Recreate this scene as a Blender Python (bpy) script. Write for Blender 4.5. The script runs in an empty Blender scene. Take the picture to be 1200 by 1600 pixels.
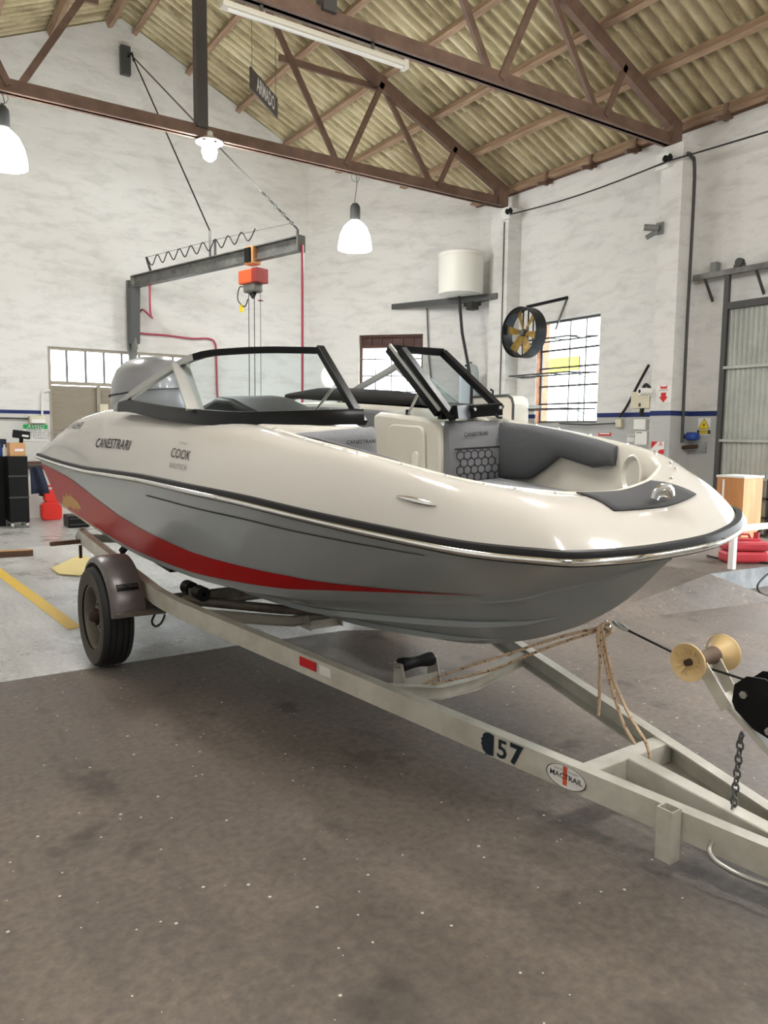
import bpy, math, random
import numpy as np
from mathutils import Matrix, Vector
random.seed(7)
scene = bpy.context.scene
COL = scene.collection

# ------------------------------------------------------------------ camera
# 26 mm-equivalent phone lens 1.5 m above the floor; X runs along the roof trusses, Y along the right wall
FPX, PITCH, ROLL, YAW, EYE = 1189.6, .104152, -.0107637, .588753, 1.5
_f = np.array([math.sin(YAW)*math.cos(PITCH), math.cos(YAW)*math.cos(PITCH), -math.sin(PITCH)])
_r0 = np.array([math.cos(YAW), -math.sin(YAW), 0.]); _d0 = np.cross(_f, _r0)
_r = _r0*math.cos(ROLL)+_d0*math.sin(ROLL); _d = -_r0*math.sin(ROLL)+_d0*math.cos(ROLL)
CAM = np.array([_r, _d, _f])
cam_data = bpy.data.cameras.new('camera'); cam = bpy.data.objects.new('camera', cam_data); COL.objects.link(cam)
cam.matrix_world = Matrix(((_r[0], -_d[0], -_f[0], 0), (_r[1], -_d[1], -_f[1], 0), (_r[2], -_d[2], -_f[2], EYE), (0, 0, 0, 1)))
cam_data.sensor_fit = 'VERTICAL'; cam_data.sensor_height = 36; cam_data.lens = FPX*36/1600; cam_data.clip_start = .05
scene.camera = cam

# ------------------------------------------------------------------ sky, exposure
world = bpy.data.worlds.new('overcast_sky'); scene.world = world; world.use_nodes = True
bg = world.node_tree.nodes['Background']; bg.inputs[0].default_value = (.93, .97, 1.0, 1); bg.inputs[1].default_value = 9.0
vs = scene.view_settings
vs.view_transform = 'Standard'; vs.look = 'None'; vs.gamma = 1; vs.use_curve_mapping = False; vs.exposure = 0.0
cy = scene.cycles; cy.max_bounces = 7; cy.diffuse_bounces = 4; cy.glossy_bounces = 3; cy.transmission_bounces = 4; cy.transparent_max_bounces = 12; cy.caustics_reflective = False; cy.caustics_refractive = False
LAMP_W = 65.0       # watts of each pendant lamp

# ------------------------------------------------------------------ measuring helpers (real planes at real distances)
def ray(x, y): return CAM.T @ np.array([x-600, y-800, FPX])
_O = np.array([0, 0, EYE])
def atX(x, y, X): d = ray(x, y); return _O + d*(X/d[0])
def atY(x, y, Y): d = ray(x, y); return _O + d*(Y/d[1])
def atZ(x, y, z): d = ray(x, y); return _O + d*((z-EYE)/d[2])

# ------------------------------------------------------------------ mesh helpers
PM = {}
def V(*a): return np.array(a, float)
def nrm(v): v = np.asarray(v, float); return v/max(1e-9, np.linalg.norm(v))
class MB:
    def __init__(s): s.v = []; s.f = []
    def add(s, vs, fs):
        n = len(s.v); s.v += [tuple(map(float, p)) for p in vs]; s.f += [tuple(i+n for i in f) for f in fs]; return s
    def box(s, c, size, ax=None):
        ax = np.eye(3) if ax is None else ax; h = V(*size)/2; c = V(*c)
        p = [c + ax[0]*h[0]*i + ax[1]*h[1]*j + ax[2]*h[2]*k for i in (-1, 1) for j in (-1, 1) for k in (-1, 1)]
        return s.add(p, [(0, 1, 3, 2), (4, 6, 7, 5), (0, 4, 5, 1), (2, 3, 7, 6), (0, 2, 6, 4), (1, 5, 7, 3)])
    def bar(s, p, q, w, h, up=(0, 0, 1)):
        p = V(*p); q = V(*q); d = nrm(q-p); a = np.cross(up, d)
        if np.linalg.norm(a) < 1e-4: a = np.cross((1, 0, 0), d)
        a = nrm(a); b = np.cross(d, a)
        return s.box((p+q)/2, (np.linalg.norm(q-p), w, h), np.array([d, a, b]))
    def rings(s, R, cap=True, closed=True, loop=False):
        n = len(R[0]); vs = [p for r in R for p in r]; fs = []
        m = len(R); k = n if closed else n-1
        for i in range(m if loop else m-1):
            for j in range(k):
                a = i*n+j; b = i*n+(j+1) % n; i2 = (i+1) % m
                fs.append((a, b, i2*n+(j+1) % n, i2*n+j))
        if cap and closed and not loop: fs += [tuple(range(n))[::-1], tuple((m-1)*n+j for j in range(n))]
        return s.add(vs, fs)
    def sweep(s, pts, prof, up=(0, 0, 1), loop=False, cap=True, closed=True):
        pts = [V(*p) for p in pts]; R = []; m = len(pts)
        for i, p in enumerate(pts):
            a = pts[(i-1) % m] if (loop or i) else p; b = pts[(i+1) % m] if (loop or i < m-1) else p
            d = nrm(b-a); x = np.cross(d, up)
            if np.linalg.norm(x) < 1e-3: x = np.cross(d, (1, .2, 0))
            x = nrm(x); y = np.cross(x, d)
            R.append([p + x*c[0] + y*c[1] for c in prof])
        return s.rings(R, cap, closed, loop)
    def tube(s, pts, r, n=8, loop=False, cap=True):
        pts = [V(*p) for p in pts]; R = []; m = len(pts); x = None
        for i, p in enumerate(pts):
            a = pts[(i-1) % m] if (loop or i) else p; b = pts[(i+1) % m] if (loop or i < m-1) else p
            d = nrm(b-a)
            if x is None: x = np.cross(d, (0, 0, 1)); x = nrm(x) if np.linalg.norm(x) > 1e-2 else nrm(np.cross(d, (1, .3, 0)))
            x = nrm(x - d*np.dot(x, d)); y = np.cross(d, x)
            rr = r[i] if isinstance(r, (list, tuple)) else r
            R.append([p + rr*(x*math.cos(t)+y*math.sin(t)) for t in np.linspace(0, 2*math.pi, n, endpoint=False)])
        return s.rings(R, cap, True, loop)
    def lathe(s, prof, n=24, o=(0, 0, 0), ax=(0, 0, 1), cap=False):
        ax = nrm(ax); x = np.cross(ax, (0, 1, 0)); x = nrm(x) if np.linalg.norm(x) > .1 else V(1, 0, 0); y = np.cross(ax, x); o = V(*o)
        return s.rings([[o + ax*z + r*(x*math.cos(t)+y*math.sin(t)) for t in np.linspace(0, 2*math.pi, n, endpoint=False)] for r, z in prof], cap)
    def grid(s, fn, us, vs):
        P = [[fn(u, v) for v in vs] for u in us]
        return s.rings(P, cap=False, closed=False)
    def poly(s, pts): return s.add(pts, [tuple(range(len(pts)))])
    def prism(s, pts, d):
        n = len(pts); d = V(*d); a = [V(*p) for p in pts]
        return s.add(a+[p+d for p in a], [tuple(range(n))[::-1], tuple(range(n, 2*n))]+[(i, (i+1) % n, n+(i+1) % n, n+i) for i in range(n)])
    def build(s, name, mat, parent=None, local=False, smooth=False, bevel=0, loc=None, kind=None, label=None, solid=0):
        vs = np.array(s.v); M = None
        if parent is not None:
            M = PM[parent.name]
            if not local: vs = (np.array(M.inverted()) @ np.c_[vs, np.ones(len(vs))].T).T[:, :3]
        elif loc is not None: vs = vs - V(*loc)
        me = bpy.data.meshes.new(name); me.from_pydata(vs.tolist(), [], s.f)
        import bmesh
        bm = bmesh.new(); bm.from_mesh(me); bmesh.ops.recalc_face_normals(bm, faces=bm.faces); bm.to_mesh(me); bm.free()
        me.materials.append(mat)
        if smooth:
            me.polygons.foreach_set('use_smooth', [True]*len(me.polygons)); me.set_sharp_from_angle(angle=math.radians(smooth if smooth > 1 else 40))
        o = bpy.data.objects.new(name, me); COL.objects.link(o)
        if parent is not None: o.parent = parent; PM[o.name] = M
        else:
            o.location = loc if loc is not None else (0, 0, 0); PM[o.name] = Matrix.Translation(o.location)
        if solid: m = o.modifiers.new('thick', 'SOLIDIFY'); m.thickness = solid; m.offset = 0
        if bevel:
            m = o.modifiers.new('bevel', 'BEVEL'); m.width = bevel; m.segments = 2; m.limit_method = 'ANGLE'
        if kind: o['kind'] = kind
        if label: o['label'] = label
        return o
def thing(name, label, cat, loc=(0, 0, 0), M=None, group=None, kind=None):
    o = bpy.data.objects.new(name, None); COL.objects.link(o); o.empty_display_size = .1
    M = M if M is not None else Matrix.Translation(Vector(loc)); o.matrix_world = M; PM[o.name] = M
    if kind: o['kind'] = kind
    return tag(o, label, cat, group)
def tag(o, label=None, cat=None, group=None):
    if label: o['label'] = label
    if cat: o['category'] = cat
    if group: o['group'] = group
    return o
def dup(o, name=None, parent=None):
    c = o.copy(); COL.objects.link(c)
    if parent is not None: c.parent = parent
    return c
def text_mb(body, size=1.0, shear=0.0, align='CENTER', spacing=1.0, bold=0.0):
    cu = bpy.data.curves.new('t', 'FONT'); cu.body = body; cu.size = size; cu.shear = shear; cu.align_x = align; cu.align_y = 'CENTER'
    cu.resolution_u = 2; cu.space_character = spacing; cu.offset = bold
    ob = bpy.data.objects.new('t', cu); COL.objects.link(ob)
    dg = bpy.context.evaluated_depsgraph_get(); me = bpy.data.meshes.new_from_object(ob.evaluated_get(dg))
    m = MB(); m.add([v.co[:] for v in me.vertices], [tuple(p.vertices) for p in me.polygons])
    bpy.data.objects.remove(ob); bpy.data.curves.remove(cu); bpy.data.meshes.remove(me)
    return m
def mapped(m, fn): m.v = [tuple(map(float, fn(*p[:2]))) for p in m.v]; return m
def cr(T, s):
    n = len(T)-1; s = min(max(s, 0), n); i = min(int(s), n-1); t = s-i
    p0 = T[max(i-1, 0)]; p1 = T[i]; p2 = T[i+1]; p3 = T[min(i+2, n)]
    return .5*((2*p1)+(-p0+p2)*t+(2*p0-5*p1+4*p2-p3)*t*t+(-p0+3*p1-3*p2+p3)*t**3)
def spline(pts, k=6):
    T = np.array(pts, float); return [cr(T, s) for s in np.linspace(0, len(T)-1, (len(T)-1)*k+1)]

# ------------------------------------------------------------------ materials
def hexc(r, g, b):
    f = lambda c: (c/255/12.92 if c/255 <= .04045 else ((c/255+.055)/1.055)**2.4); return (f(r), f(g), f(b), 1)
def mat(name, col, rough=.5, metal=0., col2=None, scale=6., detail=4., stretch=(1, 1, 1), contrast=(.35, .65), bump=0., bscale=40., coat=0., rough2=None, emit=None, spec=.5):
    m = bpy.data.materials.new(name); m.use_nodes = True; nt = m.node_tree; b = nt.nodes['Principled BSDF']
    b.inputs['Base Color'].default_value = col; b.inputs['Roughness'].default_value = rough; b.inputs['Metallic'].default_value = metal
    b.inputs['Specular IOR Level'].default_value = spec; b.inputs['Coat Weight'].default_value = coat; b.inputs['Coat Roughness'].default_value = .03
    if col2 or bump or rough2 is not None:
        tc = nt.nodes.new('ShaderNodeTexCoord'); mp = nt.nodes.new('ShaderNodeMapping'); mp.inputs['Scale'].default_value = stretch
        nt.links.new(tc.outputs['Object'], mp.inputs['Vector'])
        if col2 or rough2 is not None:
            n = nt.nodes.new('ShaderNodeTexNoise'); n.inputs['Scale'].default_value = scale; n.inputs['Detail'].default_value = detail; n.inputs['Roughness'].default_value = .65
            nt.links.new(mp.outputs[0], n.inputs['Vector'])
            r = nt.nodes.new('ShaderNodeValToRGB'); e = r.color_ramp.elements
            e[0].position, e[1].position = contrast; e[0].color = col; e[1].color = col2 or col
            nt.links.new(n.outputs[0], r.inputs[0]); nt.links.new(r.outputs[0], b.inputs['Base Color'])
            if rough2 is not None:
                rr = nt.nodes.new('ShaderNodeMapRange'); rr.inputs['From Min'].default_value, rr.inputs['From Max'].default_value = contrast
                rr.inputs['To Min'].default_value = rough; rr.inputs['To Max'].default_value = rough2
                nt.links.new(n.outputs[0], rr.inputs['Value']); nt.links.new(rr.outputs[0], b.inputs['Roughness'])
        if bump:
            n2 = nt.nodes.new('ShaderNodeTexNoise'); n2.inputs['Scale'].default_value = bscale; n2.inputs['Detail'].default_value = 5
            nt.links.new(mp.outputs[0], n2.inputs['Vector'])
            bp = nt.nodes.new('ShaderNodeBump'); bp.inputs['Strength'].default_value = bump; bp.inputs['Distance'].default_value = .02
            nt.links.new(n2.outputs[0], bp.inputs['Height']); nt.links.new(bp.outputs[0], b.inputs['Normal'])
    if emit: b.inputs['Emission Color'].default_value = emit[0]; b.inputs['Emission Strength'].default_value = emit[1]
    return m
def node(nt, t, **k):
    n = nt.nodes.new(t)
    for a, v in k.items(): setattr(n, a, v)
    return n
def glass_mat(name, tint, refl=1.0):
    m = bpy.data.materials.new(name); m.use_nodes = True; nt = m.node_tree; nt.nodes.clear()
    o = node(nt, 'ShaderNodeOutputMaterial'); mx = node(nt, 'ShaderNodeMixShader'); t = node(nt, 'ShaderNodeBsdfTransparent'); g = node(nt, 'ShaderNodeBsdfGlossy'); f = node(nt, 'ShaderNodeLayerWeight')
    f.inputs[0].default_value = .5; pw = node(nt, 'ShaderNodeMath', operation='POWER'); pw.inputs[1].default_value = 4; ml = node(nt, 'ShaderNodeMath', operation='MULTIPLY_ADD'); ml.inputs[1].default_value = .45*refl; ml.inputs[2].default_value = .008*refl
    t.inputs[0].default_value = tint; g.inputs['Roughness'].default_value = .01
    nt.links.new(f.outputs['Facing'], pw.inputs[0]); nt.links.new(pw.outputs[0], ml.inputs[0]); nt.links.new(ml.outputs[0], mx.inputs[0])
    nt.links.new(t.outputs[0], mx.inputs[1]); nt.links.new(g.outputs[0], mx.inputs[2]); nt.links.new(mx.outputs[0], o.inputs[0])
    return m
def wall_mat(name, lower, z0, z1, stripe=hexc(24, 44, 104)):
    """whitewashed render with trowel marks, a painted blue line at z0..z1 and the paint below it"""
    m = mat(name, (.8, .8, .78, 1), .75); nt = m.node_tree; b = nt.nodes['Principled BSDF']
    g = node(nt, 'ShaderNodeNewGeometry'); sx = node(nt, 'ShaderNodeSeparateXYZ'); nt.links.new(g.outputs['Position'], sx.inputs[0])
    mp = node(nt, 'ShaderNodeMapping'); mp.inputs['Scale'].default_value = (1.3, 1.3, 4.2); nt.links.new(g.outputs['Position'], mp.inputs[0])
    n = node(nt, 'ShaderNodeTexNoise'); n.inputs['Scale'].default_value = 1.5; n.inputs['Detail'].default_value = 9; n.inputs['Roughness'].default_value = .7; n.inputs['Distortion'].default_value = .25
    nt.links.new(mp.outputs[0], n.inputs[0])
    r = node(nt, 'ShaderNodeValToRGB'); e = r.color_ramp.elements; e[0].position = .30; e[1].position = .52
    e[0].color = (.64, .64, .625, 1); e[1].color = (.80, .80, .785, 1); nt.links.new(n.outputs[0], r.inputs[0])
    n3 = node(nt, 'ShaderNodeTexNoise'); n3.inputs['Scale'].default_value = .35; n3.inputs['Detail'].default_value = 3; nt.links.new(g.outputs['Position'], n3.inputs[0])
    r3 = node(nt, 'ShaderNodeValToRGB'); r3.color_ramp.elements[0].position = .35; r3.color_ramp.elements[1].position = .65
    r3.color_ramp.elements[0].color = (.93, .92, .9, 1); r3.color_ramp.elements[1].color = (1, 1, 1, 1); nt.links.new(n3.outputs[0], r3.inputs[0])
    mu = node(nt, 'ShaderNodeMix', data_type='RGBA', blend_type='MULTIPLY'); mu.inputs[0].default_value = 1
    nt.links.new(r.outputs[0], mu.inputs[6]); nt.links.new(r3.outputs[0], mu.inputs[7])
    cur = mu.outputs[2]
    for z, c in ((z1, stripe), (z0, lower)):
        lt = node(nt, 'ShaderNodeMath', operation='LESS_THAN'); nt.links.new(sx.outputs[2], lt.inputs[0]); lt.inputs[1].default_value = z
        mx = node(nt, 'ShaderNodeMix', data_type='RGBA'); nt.links.new(lt.outputs[0], mx.inputs[0]); nt.links.new(cur, mx.inputs[6]); mx.inputs[7].default_value = c; cur = mx.outputs[2]
    nt.links.new(cur, b.inputs['Base Color'])
    bp = node(nt, 'ShaderNodeBump'); bp.inputs['Strength'].default_value = .5; bp.inputs['Distance'].default_value = .03; nt.links.new(n.outputs[0], bp.inputs['Height']); nt.links.new(bp.outputs[0], b.inputs['Normal'])
    return m
MT = dict(
    deck=mat('cream_gelcoat', hexc(204, 200, 193), .16, coat=.4), hull=mat('grey_gelcoat', hexc(164, 170, 173), .22, coat=.35),
    red=mat('red_vinyl', hexc(176, 4, 16), .3, spec=.2), black=mat('black_plastic', hexc(14, 15, 17), .4, spec=.25), rubber=mat('black_rubber', hexc(18, 18, 20), .5, spec=.3),
    chrome=mat('chrome', (.82, .82, .82, 1), .1, 1.), scuffchrome=mat('scuffed_chrome', (.85, .85, .84, 1), .12, 1., col2=(.1, .1, .1, 1), scale=30, contrast=(.62, .68), stretch=(.25, .25, 3)),
    alu=mat('brushed_aluminium', hexc(188, 188, 184), .38, .85), blackalu=mat('black_anodised', hexc(8, 9, 11), .28, spec=.22),
    seat=mat('grey_upholstery', hexc(122, 123, 127), .8, bump=.15, bscale=120), seatdark=mat('charcoal_upholstery', hexc(80, 81, 85), .85, bump=.15, bscale=120),
    seam=mat('dark_seam', hexc(45, 46, 50), .8), carpet=mat('dark_deck_mat', hexc(62, 62, 64), .85), liner=mat('cream_liner', hexc(216, 212, 202), .3, coat=.2),
    cowl=mat('silver_cowl', hexc(132, 132, 136), .3, .1, coat=.3), canvas=mat('dark_canvas', hexc(52, 52, 53), .9),
    galv=mat('galvanised_steel', hexc(216, 213, 202), .42, .2, col2=hexc(190, 187, 174), scale=5, contrast=(.4, .7), bump=.05),
    galvdark=mat('weathered_steel', hexc(128, 120, 110), .6, .4, col2=hexc(96, 88, 80), scale=9), fender=mat('grey_fender_paint', hexc(104, 98, 98), .32, .2, col2=hexc(92, 84, 84), scale=4),
    tyre=mat('tyre_rubber', hexc(34, 33, 33), .75, bump=.1), tyreside=mat('dusty_sidewall', hexc(84, 79, 72), .85), rim=mat('grey_rim', hexc(132, 127, 118), .5, .4), hub=mat('rusty_hub', hexc(72, 54, 44), .7, .3),
    bunk=mat('yellowed_nylon', hexc(226, 196, 142), .35, coat=.1), dirt=mat('brown_roller_rubber', hexc(112, 94, 80), .7),
    rope=mat('speckled_rope', hexc(214, 188, 156), .9, col2=hexc(120, 72, 58), scale=60, contrast=(.55, .62)), cable=mat('dark_cable', hexc(28, 26, 26), .6), wire=mat('grey_wire', hexc(110, 110, 108), .5, .6),
    steel=mat('brown_truss_paint', hexc(132, 106, 92), .6, .0, col2=hexc(108, 86, 74), scale=3), steelgrey=mat('grey_post_paint', hexc(84, 80, 80), .55),
    timber=mat('purlin_timber', hexc(178, 150, 124), .75, col2=hexc(140, 114, 94), scale=4, stretch=(6, .5, 6)), darkwood=mat('dark_timber', hexc(96, 70, 54), .8),
    white=mat('white_paint', hexc(236, 236, 232), .45), ivory=mat('ivory_plastic', hexc(214, 208, 184), .45), grey=mat('grey_paint', hexc(128, 130, 130), .5), dgrey=mat('dark_grey_paint', hexc(70, 72, 72), .5),
    crane=mat('grey_crane_paint', hexc(122, 122, 116), .5, .2, col2=hexc(86, 86, 84), scale=6), hose=mat('red_hose', hexc(176, 62, 84), .45), orange=mat('orange_enamel', hexc(226, 98, 52), .4), dred=mat('dark_red_enamel', hexc(150, 46, 42), .4),
    yellow=mat('yellow_paint', hexc(230, 190, 50), .5), fanyellow=mat('worn_yellow_paint', hexc(168, 136, 56), .45, .2, col2=hexc(120, 98, 52), scale=8), tank=mat('white_tank', hexc(226, 226, 218), .5),
    redplastic=mat('red_plastic', hexc(232, 50, 40), .35), caseplastic=mat('rose_red_plastic', hexc(204, 66, 78), .38), cardboard=mat('cardboard', hexc(206, 160, 112), .8), navy=mat('navy_cloth', hexc(40, 46, 66), .9),
    ply=mat('plywood', hexc(206, 152, 96), .6, col2=hexc(184, 126, 76), scale=2, stretch=(3, 3, .5)), green=mat('green_print', hexc(0, 170, 84), .5), redprint=mat('red_print', hexc(208, 28, 34), .5), yprint=mat('yellow_print', hexc(246, 216, 40), .5), ink=mat('dark_print', hexc(30, 30, 32), .6), greyink=mat('grey_print', hexc(110, 112, 114), .6),
    orangeprint=mat('orange_print', hexc(226, 92, 52), .5), navyink=mat('dark_teal_spray', hexc(14, 34, 46), .6), blue=mat('blue_plastic', hexc(36, 70, 150), .4),
    gate=mat('gate_sheet', hexc(186, 191, 184), .5, .1, col2=hexc(164, 168, 162), scale=2), gateframe=mat('gate_frame', hexc(66, 66, 64), .55), shutter=mat('beige_slats', hexc(158, 150, 136), .6),
    glass=glass_mat('clear_glass', (.86, .93, .94, 1)), dimglass=glass_mat('smoked_glass', (.62, .66, .68, 1)), pane=glass_mat('window_glass', (.95, .97, .97, 1), .6),
    lampglass=mat('lit_opal_shade', (.9, .9, .9, 1), .5, emit=((1, .98, .94, 1), 26)), bulb=mat('lit_bulb', (1, 1, 1, 1), .5, emit=((.96, 1, 1, 1), 60)), tubewhite=mat('white_batten', hexc(226, 220, 206), .4),
    concrete=mat('painted_concrete', hexc(176, 182, 184), .6, col2=hexc(140, 146, 150), scale=5), brick=mat('orange_brick_reveal', hexc(206, 150, 118), .8, col2=hexc(180, 122, 94), scale=8), mdark=mat('dark_red_lattice', hexc(84, 60, 58), .7), cream=mat('cream_sheet', hexc(222, 214, 198), .5), pale=mat('pale_plastic', hexc(206, 216, 222), .4), skin=mat('yellow_foam', hexc(226, 208, 140), .7),
    tan=mat('tan_reflection_paint', hexc(206, 158, 92), .5),  # colour of the reflection painted near the stern
)
# ------------------------------------------------------------------ floor
def floor_mat(name, c1, c2, spot, rough, rough2, speck, sscale, stain=(.55, .55, .55, 1)):
    m = mat(name, c1, rough); nt = m.node_tree; b = nt.nodes['Principled BSDF']
    g = node(nt, 'ShaderNodeNewGeometry'); P = g.outputs['Position']
    def noise(s, d, lo, hi, c0, c1_, stretch=None, dist=0):
        src = P
        if stretch: mp = node(nt, 'ShaderNodeMapping'); mp.inputs['Scale'].default_value = stretch; nt.links.new(P, mp.inputs[0]); src = mp.outputs[0]
        n = node(nt, 'ShaderNodeTexNoise'); n.inputs['Scale'].default_value = s; n.inputs['Detail'].default_value = d; n.inputs['Roughness'].default_value = .65; n.inputs['Distortion'].default_value = dist; nt.links.new(src, n.inputs[0])
        r = node(nt, 'ShaderNodeValToRGB'); e = r.color_ramp.elements; e[0].position = lo; e[1].position = hi; e[0].color = c0; e[1].color = c1_; nt.links.new(n.outputs[0], r.inputs[0]); return n, r
    n1, r1 = noise(.9, 8, .35, .66, c1, c2, dist=.4)
    n2, r2 = noise(28, 6, .3, .7, (.68, .68, .68, 1), (1.2, 1.2, 1.2, 1))
    n4, r4 = noise(2.3, 3, .3, .42, stain, (1, 1, 1, 1))
    n5, r5 = noise(2.0, 5, .35, .6, (.86, .86, .86, 1), (1, 1, 1, 1), stretch=(3, .35, 1))
    def mul(a, c): mx = node(nt, 'ShaderNodeMix', data_type='RGBA', blend_type='MULTIPLY'); mx.inputs[0].default_value = 1; nt.links.new(a, mx.inputs[6]); nt.links.new(c, mx.inputs[7]); return mx.outputs[2]
    cur = mul(mul(mul(r1.outputs[0], r2.outputs[0]), r4.outputs[0]), r5.outputs[0])
    v = node(nt, 'ShaderNodeTexVoronoi'); v.inputs['Scale'].default_value = sscale; nt.links.new(P, v.inputs[0])
    sw = node(nt, 'ShaderNodeSeparateColor'); nt.links.new(v.outputs['Color'], sw.inputs[0])
    sz = node(nt, 'ShaderNodeMath', operation='MULTIPLY'); nt.links.new(sw.outputs[0], sz.inputs[0]); sz.inputs[1].default_value = speck
    lt = node(nt, 'ShaderNodeMath', operation='LESS_THAN'); nt.links.new(v.outputs['Distance'], lt.inputs[0]); nt.links.new(sz.outputs[0], lt.inputs[1])
    gt = node(nt, 'ShaderNodeMath', operation='GREATER_THAN'); nt.links.new(sw.outputs[1], gt.inputs[0]); gt.inputs[1].default_value = .86
    an = node(nt, 'ShaderNodeMath', operation='MULTIPLY'); nt.links.new(lt.outputs[0], an.inputs[0]); nt.links.new(gt.outputs[0], an.inputs[1])
    mx = node(nt, 'ShaderNodeMix', data_type='RGBA'); nt.links.new(an.outputs[0], mx.inputs[0]); nt.links.new(cur, mx.inputs[6]); mx.inputs[7].default_value = spot
    nt.links.new(mx.outputs[2], b.inputs['Base Color'])
    rr = node(nt, 'ShaderNodeMapRange'); rr.inputs['From Min'].default_value = .35; rr.inputs['From Max'].default_value = .65; rr.inputs['To Min'].default_value = rough; rr.inputs['To Max'].default_value = rough2
    nt.links.new(n1.outputs[0], rr.inputs['Value']); nt.links.new(rr.outputs[0], b.inputs['Roughness'])
    bp = node(nt, 'ShaderNodeBump'); bp.inputs['Strength'].default_value = .25; bp.inputs['Distance'].default_value = .01; nt.links.new(n2.outputs[0], bp.inputs['Height']); nt.links.new(bp.outputs[0], b.inputs['Normal'])
    return m
MT['floor'] = floor_mat('worn_dark_concrete', hexc(98, 88, 79), hexc(126, 115, 105), hexc(206, 202, 194), .5, .8, .2, 30)
MT['slab'] = floor_mat('damp_pale_concrete', hexc(176, 176, 174), hexc(222, 222, 220), hexc(90, 90, 90), .2, .5, .1, 30, (.62, .62, .62, 1))
joint = [(-3, 4.87), (2.0, 4.905), (2.9, 4.86), (3.6, 4.5), (4.6, 4.22), (10.0, 4.2)]
m = MB(); m.prism([(x, y, -.1) for x, y in joint]+[(10, -7, -.1), (-3, -7, -.1)], (0, 0, .1)); m.build('floor', MT['floor'], kind='structure', label='dark worn concrete floor speckled white in front')
m = MB(); m.prism([(x, y+.012, -.1) for x, y in joint]+[(10, 14.3, -.1), (-3, 14.3, -.1)], (0, 0, .1)); m.build('floor_rear', MT['slab'], kind='structure', label='pale damp concrete slab at the back')
m = MB(); m.prism([(x, y-.002, -.1) for x, y in joint[:5]]+[(x, y+.015, -.1) for x, y in joint[:5]][::-1], (0, 0, .094)); m.build('trim_1', MT['dgrey'], kind='structure', label='dark joint between the two floor slabs')
ck = [atZ(x, y, .001) for x, y in ((960, 930), (1000, 936), (1060, 946), (1100, 952), (1150, 963), (1210, 974))]; m = MB(); m.rings([[p-V(0, .006, 0), p+V(0, .008, 0)] for p in ck], cap=False, closed=False); m.build('trim_4', MT['dgrey'], kind='structure', label='dark crack across the floor beside the bow')
# painted line and the loading platform on the right
yl = [atZ(-60, 850, .002), atZ(118, 982, .002)]; d = nrm(yl[1]-yl[0]); s = V(-d[1], d[0], 0)*.055
m = MB(); m.add([yl[0]-s, yl[1]-s, yl[1]+s, yl[0]+s], [(0, 1, 2, 3)]); o = m.build('floor_line', MT['yellow'], loc=tuple(yl[1])); tag(o, 'yellow line painted on the pale floor left of the wheel', 'floor marking')
m = MB(); m.add([V(3.55, 4.545, .002), V(4.5, 4.275, .002), V(4.52, 4.325, .002), V(3.57, 4.595, .002)], [(0, 1, 2, 3)]); o = m.build('floor_line', MT['yellow'], loc=(4, 4.4, .002)); tag(o, 'short yellow line on the slab edge under the boat', 'floor marking')
PLZ = .2
m = MB(); m.prism([(6.5, 4.19, 0), (9.69, 4.02, 0), (9.69, 6.6, 0), (6.5, 6.6, 0)], (0, 0, PLZ)); m.build('floor_platform', MT['concrete'], kind='structure', label='raised concrete loading platform by the gate')
m = MB(); m.prism([(6.5, 4.2, PLZ+.001), (9.68, 4.03, PLZ+.001), (9.68, 6.59, PLZ+.001), (6.5, 6.59, PLZ+.001)], (0, 0, .004)); m.build('floor_platform_top', MT['floor'], kind='structure')
m = MB(); m.add([V(4.5, 4.05, .001), V(6.5, 4.19, PLZ+.004), V(6.5, 6.6, PLZ+.004), V(4.5, 6.6, .001), V(6.85, 3.70, .001)], [(0, 1, 2, 3), (0, 4, 1), (1, 4, 2)]); m.build('floor_ramp', MT['floor'], kind='structure', label='sloped concrete ramp up to the platform')
m = MB(); m.prism([(10.0, -8, -.1), (22, -8, -.1), (22, 18, -.1), (10.0, 18, -.1)], (0, 0, .1)); m.build('floor_yard', MT['concrete'], kind='structure', label='pale concrete yard outside the gate and window')

# ------------------------------------------------------------------ walls
RX, RS, RZ = 3.85, .445, 8.45
def zr(x): return RZ - RS*abs(x-RX)
WX, WY = 9.7, 13.95
c0, c1 = np.array([7.43, WY]), np.array([WX, 11.38]); cd = (c1-c0)/np.linalg.norm(c1-c0); cn = np.array([-cd[1], cd[0]]); CL = float(np.linalg.norm(c1-c0))
def chp(s, z, off=0): p = c0+cd*s-cn*off; return V(p[0], p[1], z)      # a point on the corner wall, off metres into the room
def onch(x, y, off=0):
    r = ray(x, y); t = (cn@c0-off)/(cn@r[:2]); P = _O+r*t; return float((P[:2]-c0)@cd), float(P[2])
W_rear = wall_mat('rear_wall_whitewash', hexc(214, 214, 210), 1.745, 1.805); W_right = wall_mat('right_wall_whitewash', hexc(186, 188, 186), 1.775, 1.845)
W_corner = wall_mat('corner_wall_whitewash', hexc(206, 210, 208), 1.2, 1.2001)
def wall(name, pieces, th, mat_, label):
    m = MB()
    for pc in pieces: m.prism(pc, th)
    return m.build(name, mat_, kind='structure', label=label)
w1 = (2.49, 4.95, .75, 2.88)   # rear window x0 x1 z0 z1
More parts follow.
